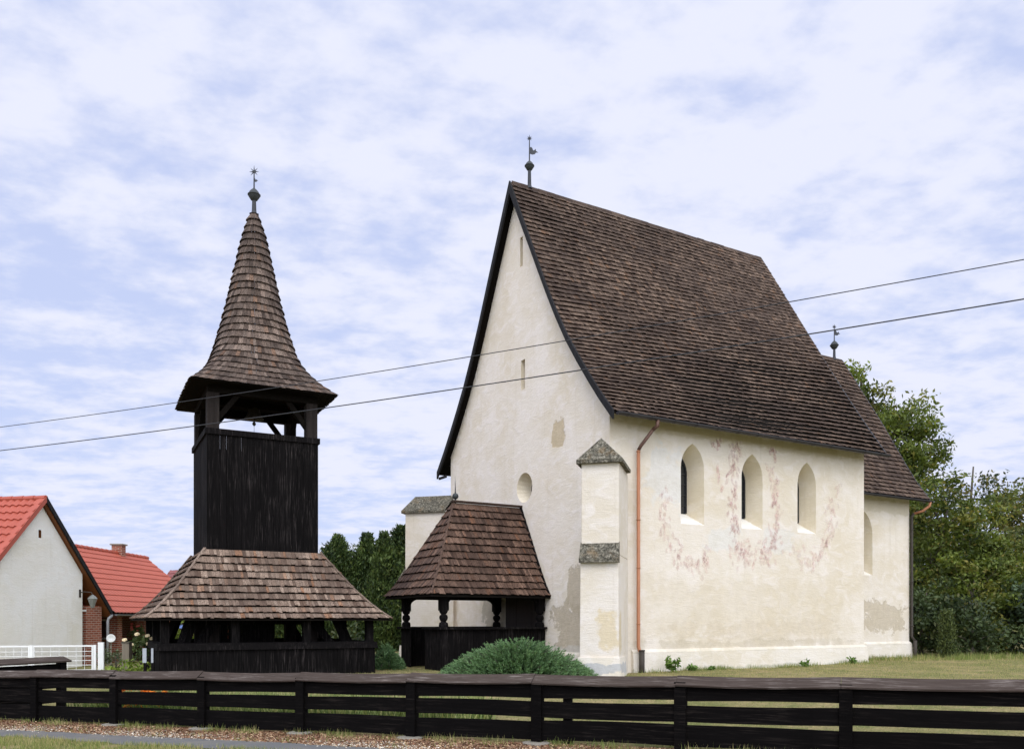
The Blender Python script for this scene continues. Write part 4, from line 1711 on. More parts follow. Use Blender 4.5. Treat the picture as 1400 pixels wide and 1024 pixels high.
# downpipe and gutter
mb = MB()
mb.tube([(.15, 3.38, 1.93), (.14, 3.38, 1.86), (.10, 3.28, 1.78), (.08, 3.25, 1.7), (.08, 3.25, -.1)], .05, 8)
mb.build('downpipe', mat_plain('grey_pipe', srgb(150, 152, 156), .45, .2), house, smooth=True)
mb = MB()
gutter(mb, (OV, -2.55, zw - .02), (-9, -2.55, zw - .02), .07)
mb.build('gutter', M['gutter'], house)

wing = thing('brick_house', 'brick veranda house with long red tiled roof and chimney behind the white house', 'house', (-15.0, 30.6, 0), 0)
# local x: right, y: depth; eave at x=.45, ridge at x=-3.0
mb = MB()
rdx, rz0 = -2.85, 4.70
tile_roof(mb, (.45, -.1, 1.98), (.65, 9.6, 1.98), (rdx, -.6, rz0), (rdx + .2, 9.6, rz0), .28, .36, .028, 4)
tile_roof(mb, (-6.2, 9.6, 1.98), (-6.2, -.6, 1.98), (rdx + .2, 9.6, rz0), (rdx, -.6, rz0), .6, .5, .03, 2)
for k in range(26):
    mb.tube([(rdx + k * .008, -.6 + k * .4, rz0 + .02), (rdx + k * .008, -.19 + k * .4, rz0 + .02)], [.10, .085], 8)
wr = mb.build('roof', M['red_tile'], wing)
mb = MB()
mb.hexa([(.40, -.1, 1.90), (.60, 9.55, 1.90), (rdx + .2, 9.55, rz0 - .1), (rdx, -.1, rz0 - .1),
         (.42, -.1, 1.96), (.62, 9.55, 1.96), (rdx + .2, 9.55, rz0 - .03), (rdx, -.1, rz0 - .03)])
mb.build('soffit', M['soffit'], wr)
mb = MB()
mb.box(-2.95, 6.8, 4.3, -2.5, 7.2, 5.08)
ch = mb.build('chimney', M['brick'], wr)
mb = MB()
mb.box(-3.01, 6.74, 5.08, -2.44, 7.26, 5.14)
mb.build('chimney_cap', M['concrete2'], ch)
mb = MB()
mb.box(-2.5, .0, -.2, -2.3, 8.5, 2.3)
mb.face([(-2.5, 8.5, -.2), (.3, 8.5, -.2), (.3, 8.5, 2.0), (rdx + .2, 8.5, 4.55), (-5.9, 8.5, 2.0), (-5.9, 8.5, -.2)])
mb.build('wall', M['brick'], wing)
for y in (1.35, 3.75, 6.2):
    mb = MB()
    mb.box(-.42, y - .19, -.2, -.02, y + .19, 1.92)
    mb.build('column', M['brick'], wing)
mb = MB()
for y0, y1 in ((1.6, 3.5), (4.0, 5.95)):
    mb.box(-.33, y0 - .05, .86, -.10, y1 + .05, .94)
    for k in range(9):
        yy = lerp(y0, y1, (k + .5) / 9)
        mb.box(-.24, yy - .03, .1, -.19, yy + .03, .86)
mb.build('railing', M['soffit'], wing)
for y in (2.4, 4.8):
    mb = MB()
    mb.box(-2.295, y - .45, .9, -2.27, y + .45, 1.75)
    w_ = mb.build('window', M['white_paint'], wing)
    mb = MB()
    mb.box(-2.269, y - .38, .97, -2.262, y + .38, 1.68)
    mb.build('pane', M['glass'], w_)
mb = MB()
gutter(mb, (.62, 8.5, 1.93), (.50, -.05, 1.93), .06)
mb.build('gutter', mat_plain('grey_gutter', srgb(130, 132, 136), .45, .2), wing)
# rear cross roof
rear = thing('rear_house', 'dull red tiled roof of the farther house, half hidden behind the belfry skirt', 'house', (-14.4, 42.0, 0), 0)
mb = MB()
tile_roof(mb, (-3.2, -1.2, 2.9), (3, -1.2, 2.9), (-3.2, 1.0, 4.28), (3, 1.0, 4.28), .28, .36, .028, 4)
tile_roof(mb, (3, 3.2, 2.9), (-3.2, 3.2, 2.9), (3, 1.0, 4.28), (-3.2, 1.0, 4.28), .6, .5, .03, 2)
mb.build('roof', mk_tile('old_red_tiles', srgb(128, 72, 70)), rear)
mb = MB()
mb.box(-3.0, -.9, -.2, 2.8, 2.9, 2.85)
mb.face([(-3.0, -.9, 2.85), (-3.0, 2.9, 2.85), (-3.0, 1.0, 4.1)])
mb.face([(2.8, -.9, 2.85), (2.8, 1.0, 4.1), (2.8, 2.9, 2.85)])
mb.build('wall', M['brick'], rear)
# round white meter dish on the downpipe side
dish = thing('dish', 'small round white dish on a thin pole beside the brick veranda', 'dish', (-14.35, 29.85, -.1), 0)
mb = MB()
mb.tube([(0, 0, 0), (0, 0, 1.2)], .03, 8)
mb.build('pole', M['concrete2'], dish)
mb = MB()
for r0, r1, y0, y1 in ((.0, .10, .0, -.012), (.10, .19, -.012, -.05)):
    pass
prof = [(.005, .0), (.08, .01), (.13, .03), (.15, .05), (.143, .055), (.08, .024), (.005, .014)]
mb.lathe(prof, (0, 0, 0), 20)
do = mb.build('reflector', M['white_paint'], dish, smooth=True)
do.location = (.03, -.06, 1.16)
do.rotation_euler = (R(78), 0, R(24))

# ---------------------------------------------------------------- white metal gate fence
gate = thing('metal_fence', 'white painted metal fence with wire mesh panels beside the white house', 'fence', (-13.6, 19.8, 0), math.atan2(.25, 1.0))
glen = 3.45
for x in (0.0, 1.98, glen - .06):
    mb = MB()
    wpx = .035 if x < 3 else .03
    mb.box(x - wpx, -.03, -.1, x + wpx, .03, 1.10)
    mb.build('post', M['white_paint'], gate)
for x0, x1 in ((.05, 1.94), (2.02, glen - .10)):
    mb = MB()
    mb.box(x0, -.018, 1.055, x1, .018, 1.095)
    mb.box(x0, -.018, .12, x1, .018, .155)
    mb.box(x0, -.018, .155, x0 + .03, .018, 1.055)
    mb.box(x1 - .03, -.018, .155, x1, .018, 1.055)
    pf = mb.build('panel_frame', M['white_paint'], gate)
    mb = MB()
    n = int((x1 - x0) / .17)
    for k in range(1, n):
        xx = lerp(x0, x1, k / n)
        mb.box(xx - .004, -.004, .155, xx + .004, .004, 1.055)
    for k in range(1, 8):
        zz = lerp(.155, 1.055, k / 8)
        mb.box(x0 + .03, .0045, zz - .006, x1 - .03, .0125, zz + .006)
    mb.build('wire_mesh', M['white_paint'], pf)
mb = MB()
mb.box(glen + .02, -.06, -.1, glen + .15, .06, 1.16)
mb.build('gate_post', M['white_paint'], gate)

# small white reflector posts by the belfry corner
for dx, nm in ((0.0, 'wider'), (.17, 'narrower')):
    t = thing('marker_post', 'white marker board on a black stake at the belfry corner, the %s of two' % nm, 'marker', (-8.12 + dx, 18.45, gz(-8.12, 18.45) - .02), 0,
              'white markers at the belfry corner')
    mb = MB()
    mb.box(-.03, .0, 0, .03, .04, 1.08)
    mb.build('stake', M['black_wood'], t)
    mb = MB()
    w_ = .042 if dx == 0 else .022
    mb.box(-w_, -.02, .78, w_, -.002, 1.10)
    mb.build('board', mat_plain('grey_white', srgb(160, 164, 170), .5), t)

# ================================================================== POWER LINES
def wire(name, label, p0, p1, sag, r):
    mb = MB()
    p0, p1 = Vector(p0), Vector(p1)
    d = p1 - p0
    pts = []
    for k in range(-40, 81):
        t = k / 40.0
        q = p0 + d * t
        q.z -= 4 * sag * t * (1 - t)
        pts.append(q)
    mb.tube(pts, r, 6)
    o = mb.build(name, mat_plain('wire_black', srgb(40, 40, 44), .5) if 'wire_black' not in bpy.data.materials else bpy.data.materials['wire_black'])
    tag(o, label, 'power line', 'overhead lines crossing the view')


wire('power_line', 'upper of two thin black wires crossing in front of the spire and roof', (-11.05, 18.0, 5.866), (6.63, 10.8, 6.368), .11, .0068)
wire('power_line', 'lower of two thin black wires, crossing the belfry just above its boarded shaft', (-10.19, 16.6, 5.076), (5.89, 9.6, 5.395), .09, .0080)

# ================================================================== GROUND
def mk_ground():
    g = NG('lawn_ground', .95, .1)
    P = g.coord()
    big = g.noise(P, .75, 6, .65, .6)
    med = g.noise(P, 2.4, 5, .65, .2)
    fine = g.noise(P, 22, 5, .7)
    c = g.mix(g.ramp(big, [(.42, 0.0), (.58, 1.0)]), (0.205, 0.195, 0.075, 1), (0.370, 0.290, 0.150, 1))
    c = g.mix(g.ramp(med, [(.42, .0), (.68, .8)]), c, (0.13, 0.165, 0.050, 1))
    c = g.mix(g.ramp(fine, [(.40, .55), (.6, .0)]), c, (0.085, 0.075, 0.035, 1))
    # bare worn strip in front of the fence: needles, dry leaves and chippings
    sp = g.N.new('ShaderNodeSeparateXYZ')
    g.L.new(P, sp.inputs[0])
    d = g.math('ADD', g.math('MULTIPLY', sp.outputs[0], float(FN[0])), g.math('MULTIPLY', sp.outputs[1], float(FN[1])))
    d = g.math('SUBTRACT', d, float(FP @ FN))
    d = g.math('ADD', d, g.math('MULTIPLY', g.math('SUBTRACT', med, .5), .5))
    m1 = g.ramp(g.math('MULTIPLY', g.math('ABSOLUTE', g.math('ADD', d, .48)), 1.0), [(.48, 1.0), (.72, 0.0)])
    lit = g.ramp(fine, [(.34, srgb(74, 48, 36)), (.46, srgb(128, 90, 66)), (.58, srgb(168, 132, 100)), (.70, srgb(206, 190, 168))])
    c = g.mix(m1, c, lit)
    g.color(c)
    g.bump(g.math('ADD', fine, g.math('MULTIPLY', med, .8)), .7, .05)
    return g.m


def axis(lo, hi, step, far):
    core = np.arange(lo, hi + 1e-6, step)
    out_ = np.geomspace(1.0, far, 14)
    return np.concatenate([lo - out_[::-1], core, hi + out_])


xs, ys = axis(-26, 34, .5, 900), axis(4, 48, .4, 900)
XX, YY = np.meshgrid(xs, ys)
ZZ = ground_z(XX, YY)
vv = np.stack([XX.ravel(), YY.ravel(), ZZ.ravel()], 1)
nx = len(xs)
mb = MB()
mb.v = [tuple(map(float, p)) for p in vv]
for j in range(len(ys) - 1):
    for i in range(nx - 1):
        a = j * nx + i
        mb.f.append((a, a + 1, a + nx + 1, a + nx))
mb.c = [(1, 1, 1, 1)] * len(mb.f)
mb.mi = [0] * len(mb.f)
tag(mb.build('ground', mk_ground(), smooth=True), kind='structure')


def fw(t, s_, dz=0.0):
    p = FP + FD * t + FN * s_
    return (float(p[0]), float(p[1]), gz(p[0], p[1]) + dz)


def mk_path():
    g = NG('footpath_asphalt', .9, .2)
    P = g.coord()
    f = g.noise(P, 60, 4, .7)
    b = g.noise(P, 1.6, 5, .6, .3)
    c = g.mix(f, (0.075, 0.075, 0.078, 1), (0.17, 0.168, 0.168, 1))
    c = g.mix(g.ramp(b, [(.48, 0.0), (.66, .55)]), c, (0.20, 0.175, 0.145, 1))
    g.color(c)
    g.bump(f, .5, .008)
    return g.m


rng = random.Random(51)
mb = MB()
N_ = 130
eA = [-1.03 + rng.uniform(-.05, .05) for _ in range(N_ + 1)]
eB = [-1.72 + rng.uniform(-.07, .07) for _ in range(N_ + 1)]
for k in range(N_):
    t0, t1 = -20 + k * .25, -20 + (k + 1) * .25
    A = [fw(t0, lerp(eA[k], eB[k], q / 4), .006 + .012 * math.sin(math.pi * q / 4)) for q in range(5)]
    B = [fw(t1, lerp(eA[k + 1], eB[k + 1], q / 4), .006 + .012 * math.sin(math.pi * q / 4)) for q in range(5)]
    for q in range(4):
        mb.face([A[q], A[q + 1], B[q + 1], B[q]])
tag(mb.build('footpath', mk_path()), kind='structure')


# ================================================================== VEGETATION
def quads(name, P, U, V, col, mat, parent=None, tri=False):
    """P centres, U/V half axes (N,3); rhombic leaf faces"""
    n = len(P)
    k = 3 if tri else 4
    if tri:
        vs = np.stack([P - U, P + U, P + V], 1)
    else:
        vs = np.stack([P - V, P + U - V * .1, P + V, P - U - V * .1], 1)
    me = bpy.data.meshes.new(name)
    me.vertices.add(n * k)
    me.vertices.foreach_set('co', vs.reshape(-1).astype(np.float32))
    me.loops.add(n * k)
    me.loops.foreach_set('vertex_index', np.arange(n * k, dtype=np.int32))
    me.polygons.add(n)
    me.polygons.foreach_set('loop_start', np.arange(0, n * k, k, dtype=np.int32))
    me.polygons.foreach_set('loop_total', np.full(n, k, dtype=np.int32))
    me.materials.append(mat)
    ca = me.attributes.new('Col', 'FLOAT_COLOR', 'CORNER')
    c4 = np.concatenate([col, np.zeros((n, 4 - col.shape[1]))], 1)
    c4[:, 3] = 1
    ca.data.foreach_set('color', np.repeat(c4, k, 0).astype(np.float32).ravel())
    me.update(calc_edges=True)
    me.validate()
    o = bpy.data.objects.new(name, me)
    COL.objects.link(o)
    if parent is not None:
        o.parent = parent
    return o


def rand_dirs(r, n):
    v = r.normal(size=(n, 3))
    return v / np.linalg.norm(v, axis=1, keepdims=True)


M['bark'] = mat_wood('bark', (0.05, 0.042, 0.034, 1), (0.13, 0.11, 0.09, 1), (7, 7, 2), .9, None)


def tree(name, label, cat, base, lobes, seed, leaf_mat, n_tip, leaves, size, trunk_r, group=None, spread=.42, gap=0.0, aspect=.45, trunk_top=None, droop=.35, yellow=.1):
    """lobes: list of (dx, dy, z, rx, rz) blobs in the crown, each filled with twigs that carry leaf clusters"""
    r = np.random.default_rng(seed)
    root = thing(name, label, cat, base, 0, group)
    tr = MB()
    zt = trunk_top or max(l[2] for l in lobes)
    trunk = [Vector((0, 0, -.15))]
    m = 6
    for k in range(1, m + 1):
        t = k / m
        trunk.append(Vector((r.normal(0, .05) * t * zt * .2, r.normal(0, .05) * t * zt * .2, zt * t)))
    tr.tube(trunk, [trunk_r * (1 - .8 * k / m) for k in range(m + 1)], 9)
    PP, CC = [], []
    for (dx, dy, z, rx, rz) in lobes:
        c = np.array((dx, dy, z))
        # limb from the trunk to the lobe
        h = max(.25 * zt, min(zt * .85, z - rx * .9))
        i = min(m - 1, int(h / zt * m))
        p0 = trunk[i].lerp(trunk[i + 1], h / zt * m - i)
        mid = p0.lerp(Vector(c), .5) + Vector((r.normal(0, .1), r.normal(0, .1), rx * .12))
        tr.tube([p0, mid, Vector(c)], [trunk_r * .38, trunk_r * .25, trunk_r * .12], 6)
        nt = max(4, int(n_tip * rx * rx * rz / 4))
        d = rand_dirs(r, nt)
        rad = r.uniform(.45, 1.05, nt) ** .6
        tips = c + d * rad[:, None] * np.array((rx, rx, rz))
        lobe_tone = r.normal(0, .17)
        for q in range(nt):
            if r.random() < .45:
                a = Vector(c).lerp(Vector(tips[q]), .12)
                tr.tube([a, Vector(c).lerp(Vector(tips[q]), .6) + Vector((0, 0, .06)), Vector(tips[q])], [trunk_r * .10, trunk_r * .06, .006], 4, cap=False)
            if r.random() < gap:
                continue
            nl = int(leaves * r.uniform(.5, 1.4))
            off = np.clip(r.normal(size=(nl, 3)), -1.6, 1.6) * spread * np.array((1, 1, .62)) * r.uniform(.6, 1.2)
            off[:, 2] -= np.abs(off[:, 0] + off[:, 1]) * .15
            PP.append(tips[q] + off)
            tone = np.clip(.45 + lobe_tone + r.normal(0, .16) + r.normal(0, .14, nl), 0, 1)
            yel = (r.random(nl) < yellow) * r.random(nl) * .9 + (r.random() < yellow) * .35
            CC.append(np.stack([tone, np.clip(yel, 0, 1), np.zeros(nl)], 1))
    P = np.concatenate(PP)
    Cc = np.concatenate(CC)
    n = len(P)
    nrm = rand_dirs(r, n) + np.array((0, 0, .7))
    nrm /= np.linalg.norm(nrm, axis=1, keepdims=True)
    t = np.cross(nrm, rand_dirs(r, n))
    t /= np.linalg.norm(t, axis=1, keepdims=True) + 1e-9
    t[:, 2] -= droop
    t /= np.linalg.norm(t, axis=1, keepdims=True)
    w = np.cross(nrm, t)
    w /= np.linalg.norm(w, axis=1, keepdims=True) + 1e-9
    s_ = size * r.uniform(.6, 1.3, n)[:, None]
    tr.build('trunk', M['bark'], root, smooth=True)
    quads('crown', P, w * s_ * aspect, t * s_, Cc, leaf_mat, root)
    return root


LEAF_A = mat_leaf('walnut_leaves', (0.018, 0.034, 0.008, 1), (0.185, 0.235, 0.045, 1), (0.30, 0.26, 0.07, 1))
LEAF_B = mat_leaf('bright_leaves', (0.018, 0.034, 0.008, 1), (0.190, 0.240, 0.042, 1), (0.30, 0.25, 0.06, 1))
LEAF_C = mat_leaf('dark_leaves', (0.012, 0.024, 0.010, 1), (0.105, 0.145, 0.052, 1), (0.13, 0.125, 0.035, 1), .25)
LEAF_D = mat_leaf('blue_green_leaves', (0.011, 0.023, 0.014, 1), (0.095, 0.140, 0.070, 1), (0.09, 0.10, 0.05, 1), .22)
LEAF_E = mat_leaf('far_leaves', (0.024, 0.040, 0.013, 1), (0.175, 0.205, 0.060, 1), (0.32, 0.25, 0.08, 1))
NEEDLE = mat_leaf('conifer_sprays', (0.012, 0.028, 0.009, 1), (0.120, 0.175, 0.045, 1), (0.19, 0.21, 0.06, 1), .18)

g_ = .42
tree('walnut_tree', 'tall open walnut tree rising behind the chancel roof', 'tree', (16.4, 37.0, g_),
     [(0, 0, 9.2, 2.2, 1.5), (.6, .3, 8.0, 1.8, 1.3), (1.2, .2, 6.3, 1.5, 1.2), (-1.0, .2, 10.6, 1.3, 1.2), (.9, -.2, 10.4, 1.3, .9), (1.9, .1, 9.6, .85, .75), (1.5, 0, 8.2, .9, .9), (-1.6, .1, 11.9, .7, .7), (-.4, 0, 11.5, .8, .8),
      (.9, -.3, 7.2, 1.5, 1.2), (-1.6, 0, 8.2, 1.6, 1.3), (2.2, .2, 8.9, .6, .5), (1.5, 0, 10.4, .9, .7), (2.0, .1, 8.0, .8, .7), (.2, .2, 10.0, 1.5, 1.0), (.4, -.4, 5.6, 1.7, 1.3), (-1.0, .4, 12.5, .42, .4)],
     101, LEAF_A, 20, 105, .115, .24, 'trees behind the church', .36, .10, .42, 10.5, .4, .10)
tree('bright_tree', 'bright green leafy tree beside the chancel eave, in front of the walnut', 'tree', (17.3, 33.5, g_),
     [(0, 0, 5.0, 1.7, 1.5), (-.8, -.3, 6.0, 1.0, .9), (.9, .1, 5.6, 1.2, 1.0), (.1, .2, 6.5, 1.0, .7), (-.7, -.4, 3.6, 1.4, 1.1), (1.2, -.3, 3.7, 1.3, 1.0), (2.2, 0, 4.6, 1.0, .8)],
     102, LEAF_B, 30, 100, .10, .16, 'trees behind the church', .34, .04, .45, 5.6, .35, .14)
tree('thin_tree', 'thin crowned tree with a bare leader tip, behind the shrubs at right', 'tree', (23.3, 42.0, g_),
     [(0, 0, 7.6, 1.6, 1.0), (-1.6, .2, 7.0, 1.3, .8), (1.2, -.1, 7.3, 1.2, .9), (-.8, 0, 5.6, 1.6, 1.1), (1.0, 0, 5.4, 1.5, 1.0), (-2.2, .1, 5.3, 1.2, .9)],
     103, LEAF_E, 18, 90, .115, .18, 'trees behind the church', .36, .16, .45, 9.0, .3, .22)
tree('broad_tree', 'broad olive green tree at the right edge of the garden', 'tree', (27.2, 42.5, g_),
     [(0, 0, 7.6, 1.9, 1.2), (-1.4, 0, 6.7, 1.4, 1.0), (1.6, 0, 7.0, 1.7, 1.1), (0, 0, 8.8, .9, .6), (-.7, 0, 5.1, 1.8, 1.2), (1.3, 0, 4.8, 1.8, 1.2)],
     104, LEAF_E, 19, 95, .115, .2, 'trees behind the church', .38, .10, .45, 8.0, .3, .2)
tree('far_tree', 'dark far tree filling the gap behind the thin crowned tree', 'tree', (21.5, 47.0, g_),
     [(0, 0, 5.2, 2.3, 1.8), (-2.4, 0, 4.6, 1.8, 1.5), (2.6, 0, 4.8, 2.2, 1.6), (4.6, 0, 4.4, 2.0, 1.6), (0, 0, 2.6, 2.6, 1.6), (3.6, 0, 2.6, 2.6, 1.6)],
     105, LEAF_C, 14, 100, .16, .22, 'trees behind the church', .5, .05, .5, 5.0, .3, .05)
SHR = [(15.0, 30.6, 2.9, 1.4, LEAF_C, 'dark green shrub at the chancel corner, nearest the downpipe', 'shrub'),
       (17.2, 31.2, 3.9, 1.6, LEAF_B, 'green leafy shrub behind the slim conifer', 'shrub'),
       (19.6, 30.4, 3.1, 1.5, LEAF_D, 'bluish rounded shrub right of the slim conifer', 'shrub'),
       (22.0, 31.6, 4.1, 1.8, LEAF_B, 'yellowing shrub with brown tips at the right edge', 'shrub'),
       (20.7, 28.9, 1.7, 1.0, LEAF_C, 'low dark shrub on the lawn edge under the bluish shrub', 'shrub'),
       (24.6, 32.5, 4.0, 1.9, LEAF_C, 'dark shrub beyond the yellowing one', 'shrub'),
       (18.6, 33.2, 4.6, 2.1, LEAF_B, 'tall green shrub rising behind the green leafy shrub', 'shrub'),
       (21.4, 34.2, 5.2, 2.2, LEAF_E, 'tall olive shrub rising behind the bluish shrub', 'shrub'),
       (16.3, 29.6, 2.2, 1.1, LEAF_C, 'low dark shrub on the lawn edge between the slim conifer and the chancel', 'shrub'),
       (23.0, 29.6, 2.6, 1.5, LEAF_D, 'low bluish shrub at the right edge of the lawn', 'shrub')]
for k, (x, y, h, rx, lm, lab, cat) in enumerate(SHR):
    lb = [(0, 0, h * .52, rx, h * .42), (-rx * .6, -.3, h * .32, rx * .75, h * .3), (rx * .6, -.3, h * .34, rx * .75, h * .3), (rx * .2, .1, h * .82, rx * .6, h * .2), (-rx * .35, -.1, h * .75, rx * .5, h * .2)]
    tree('shrub', lab, cat, (x, y, gz(x, y)), lb, 120 + k, lm, 40, 95, .085, .08, 'shrubs along the garden edge', .30, .03, .5, h * .6, .3, .30 if k == 3 else .08)


def conifer(name, label, base, h, rx, seed, mat, group, n=260, leaves=46, size=.10, power=.75, cat='conifer'):
    r = np.random.default_rng(seed)
    root = thing(name, label, cat, base, 0, group)
    tr = MB()
    tr.tube([(0, 0, -.1), (0, 0, h * .5), (0, 0, h * .97)], [.03 + h * .018, .02 + h * .01, .008], 7)
    PP, CC, DD = [], [], []
    for k in range(n):
        t = r.random() ** 1.15
        z = h * (.04 + .95 * t)
        rr = rx * (1 - t) ** power * r.uniform(.35, 1.35) + .03
        if t < .12:
            rr *= .75 + 2 * t
        a = r.uniform(0, 2 * math.pi)
        tip = np.array((rr * math.cos(a), rr * math.sin(a), z + rr * .25))
        st = np.array((0, 0, z - rr * .1))
        if r.random() < .25:
            tr.tube([tuple(st), tuple((st + tip) / 2), tuple(tip)], [.014, .01, .004], 4, cap=False)
        d = tip - st
        d = d / (np.linalg.norm(d) + 1e-6)
        d = d * .6 + np.array((0, 0, .75))
        d /= np.linalg.norm(d)
        nl = leaves
        off = np.clip(r.normal(size=(nl, 3)), -1.7, 1.7) * (.09 + .16 * rr) * np.array((1, 1, 1.3))
        PP.append(tip + off - d * r.uniform(0, .35, nl)[:, None] * rr * .5)
        DD.append(np.tile(d, (nl, 1)) + r.normal(size=(nl, 3)) * .45)
        CC.append(np.stack([np.clip(.42 + r.normal(0, .27) + r.normal(0, .12, nl), 0, 1), (r.random(nl) < .08) * r.random(nl), np.zeros(nl)], 1))
    P, D, Cc = map(np.concatenate, (PP, DD, CC))
    D /= np.linalg.norm(D, axis=1, keepdims=True)
    w = np.cross(D, rand_dirs(r, len(P)))
    w /= np.linalg.norm(w, axis=1, keepdims=True) + 1e-9
    s_ = size * r.uniform(.6, 1.4, len(P))[:, None]
    tr.build('trunk', M['bark'], root, smooth=True)
    quads('crown', P, w * s_ * .34, D * s_, Cc, mat, root)
    return root


CON = [(-7.55, 36.0, 4.85, 1.6, .85, 'ragged green conifer just right of the belfry skirt, leftmost of the row'),
       (-6.35, 36.6, 5.0, 1.3, .75, 'upright conifer second from the belfry in the row'),
       (-5.45, 35.6, 4.95, .95, .8, 'narrow conifer with a bent tip in the middle of the row'),
       (-4.85, 36.8, 5.3, 1.15, .5, 'dense rounded thuja nearest the church wall'),
       (-9.3, 36.2, 4.1, 1.5, .6, 'conifer behind the belfry, seen under its skirt roof'),
       (-10.9, 37.5, 3.9, 1.5, .6, 'conifer behind the belfry posts, farthest left of the row'),
       (-3.6, 38.2, 4.6, 1.4, .55, 'conifer hidden behind the church corner and porch')]
for k, (x, y, h, rx, pw, lab) in enumerate(CON):
    conifer('conifer', lab, (x, y, gz(x, y)), h, rx, 200 + k, NEEDLE, 'conifers behind the belfry and porch', 230, 150, .08, pw)
conifer('slim_conifer', 'small slim green conifer standing on the lawn before the dark shrubs', (14.75, 28.3, gz(14.75, 28.3)), 1.5, .15, 231,
        mat_leaf('slim_conifer_leaves', (0.03, 0.045, 0.014, 1), (0.13, 0.16, 0.045, 1), None, .2), None, 150, 22, .05, 1.0)
# undergrowth behind the belfry, seen below the skirt
tree('dark_bush', 'dark green bush behind the belfry, low under the conifers', 'bush', (-6.6, 29.5, gz(-6.6, 29.5)),
     [(0, 0, .7, 1.0, .6), (-1.2, 0, .6, .9, .5), (1.2, .1, .7, .9, .6)], 240, LEAF_C, 40, 40, .10, .05, None, .26, 0, .5, .8)


def juniper(name, label, base, rx, ry, h, seed, n, mat):
    """spreading juniper: arching shoots, each a feather of small sprays"""
    r = np.random.default_rng(seed)
    root = thing(name, label, 'juniper', base, 0, 'spreading junipers')
    st = MB()
    PP, DD, CC, SS_ = [], [], [], []
    for k in range(n):
        a = r.uniform(0, 2 * math.pi)
        q = math.sqrt(r.random())
        ln = r.uniform(.35, .62)
        el = r.uniform(.05, .50) + .60 * (1 - q)
        d = np.array((math.cos(a) * math.cos(el), math.sin(a) * math.cos(el), math.sin(el)))
        top = h * (1 - q ** 1.7) ** .8 * r.uniform(.62, 1.0)
        tip = np.array((math.cos(a) * q * rx, math.sin(a) * q * ry, top + .06))
        p0 = tip - d * ln
        p0[2] = max(p0[2], .0)
        if k % 4 == 0:
            st.tube([(p0[0] * .4, p0[1] * .4, 0), tuple(p0), tuple(tip)], [.02, .012, .003], 4, cap=False)
        m = 30
        t = r.random(m)
        base_ = p0 + (tip - p0) * t[:, None]
        base_[:, 2] -= .10 * np.sin(np.pi * t) * ln
        side = rand_dirs(r, m)
        dd = d + side * .55
        dd /= np.linalg.norm(dd, axis=1, keepdims=True)
        l2 = (.030 + .065 * (1 - t)) * 1.0
        PP.append(base_ + dd * l2[:, None])
        DD.append(dd)
        SS_.append(l2)
        tone = np.clip(.30 + .30 * t + r.normal(0, .12) + r.normal(0, .08, m), 0, 1)
        CC.append(np.stack([tone, (r.random(m) < .05) * r.random(m) * .6, np.zeros(m)], 1))
    P, D, Cc, L_ = map(np.concatenate, (PP, DD, CC, SS_))
    w = np.cross(D, rand_dirs(r, len(P)))
    w /= np.linalg.norm(w, axis=1, keepdims=True) + 1e-9
    st.build('stems', M['bark'], root)
    quads('foliage', P, w * (L_ * .22)[:, None], D * L_[:, None], Cc, mat, root)
    return root


JUN = mat_leaf('juniper_sprays', (0.022, 0.056, 0.020, 1), (0.225, 0.375, 0.165, 1), (0.38, 0.44, 0.18, 1), .2, .6)
juniper('juniper', 'wide spreading juniper in front of the porch and buttress', (.12, 18.6, gz(.12, 18.6) - .05), 1.85, 1.1, .96, 301, 1900, JUN)
juniper('juniper', 'smaller rounded juniper between the belfry and the porch', (-3.36, 22.3, gz(-3.36, 22.3) - .05), .52, .5, .70, 302, 620, JUN)

# garden plants by the white gate
LIME = mat_leaf('lime_leaves', (0.10, 0.16, 0.02, 1), (0.30, 0.38, 0.06, 1), None, .3)
ROSE = mat_leaf('rose_leaves', (0.03, 0.055, 0.018, 1), (0.12, 0.16, 0.05, 1), None, .25)


def bush(name, label, base, rx, h, seed, mat, dens=44, size=.05, fl=None):
    root = tree(name, label, 'bush', base, [(0, 0, h * .55, rx, h * .4), (rx * .5, 0, h * .45, rx * .6, h * .35), (-rx * .5, .05, h * .5, rx * .6, h * .35)],
                seed, mat, dens, 46, size, .03, None, .12, 0, .5, h * .6)
    if fl:
        r = np.random.default_rng(seed + 9)
        for k in range(fl[1]):
            mb = MB()
            a = r.uniform(0, 2 * math.pi)
            c = Vector((rx * .8 * math.cos(a), -abs(rx * .8 * math.sin(a)), h * r.uniform(.6, 1.05)))
            for ring in range(3):
                for p in range(6):
                    b = 2 * math.pi * p / 6 + ring * .5
                    rr = fl[2] * (1 - ring * .28)
                    o = Vector((math.cos(b), math.sin(b) * .6 - .4, math.sin(b) * .6)) * rr
                    s_ = Vector((-math.sin(b), .1, math.cos(b))) * rr * .5
                    z = Vector((0, -.012 * ring, .01 * ring))
                    mb.face([c + z, c + o * .7 + s_ + z, c + o + z, c + o * .7 - s_ + z])
            mb.build('flower', fl[0], root)
    return root


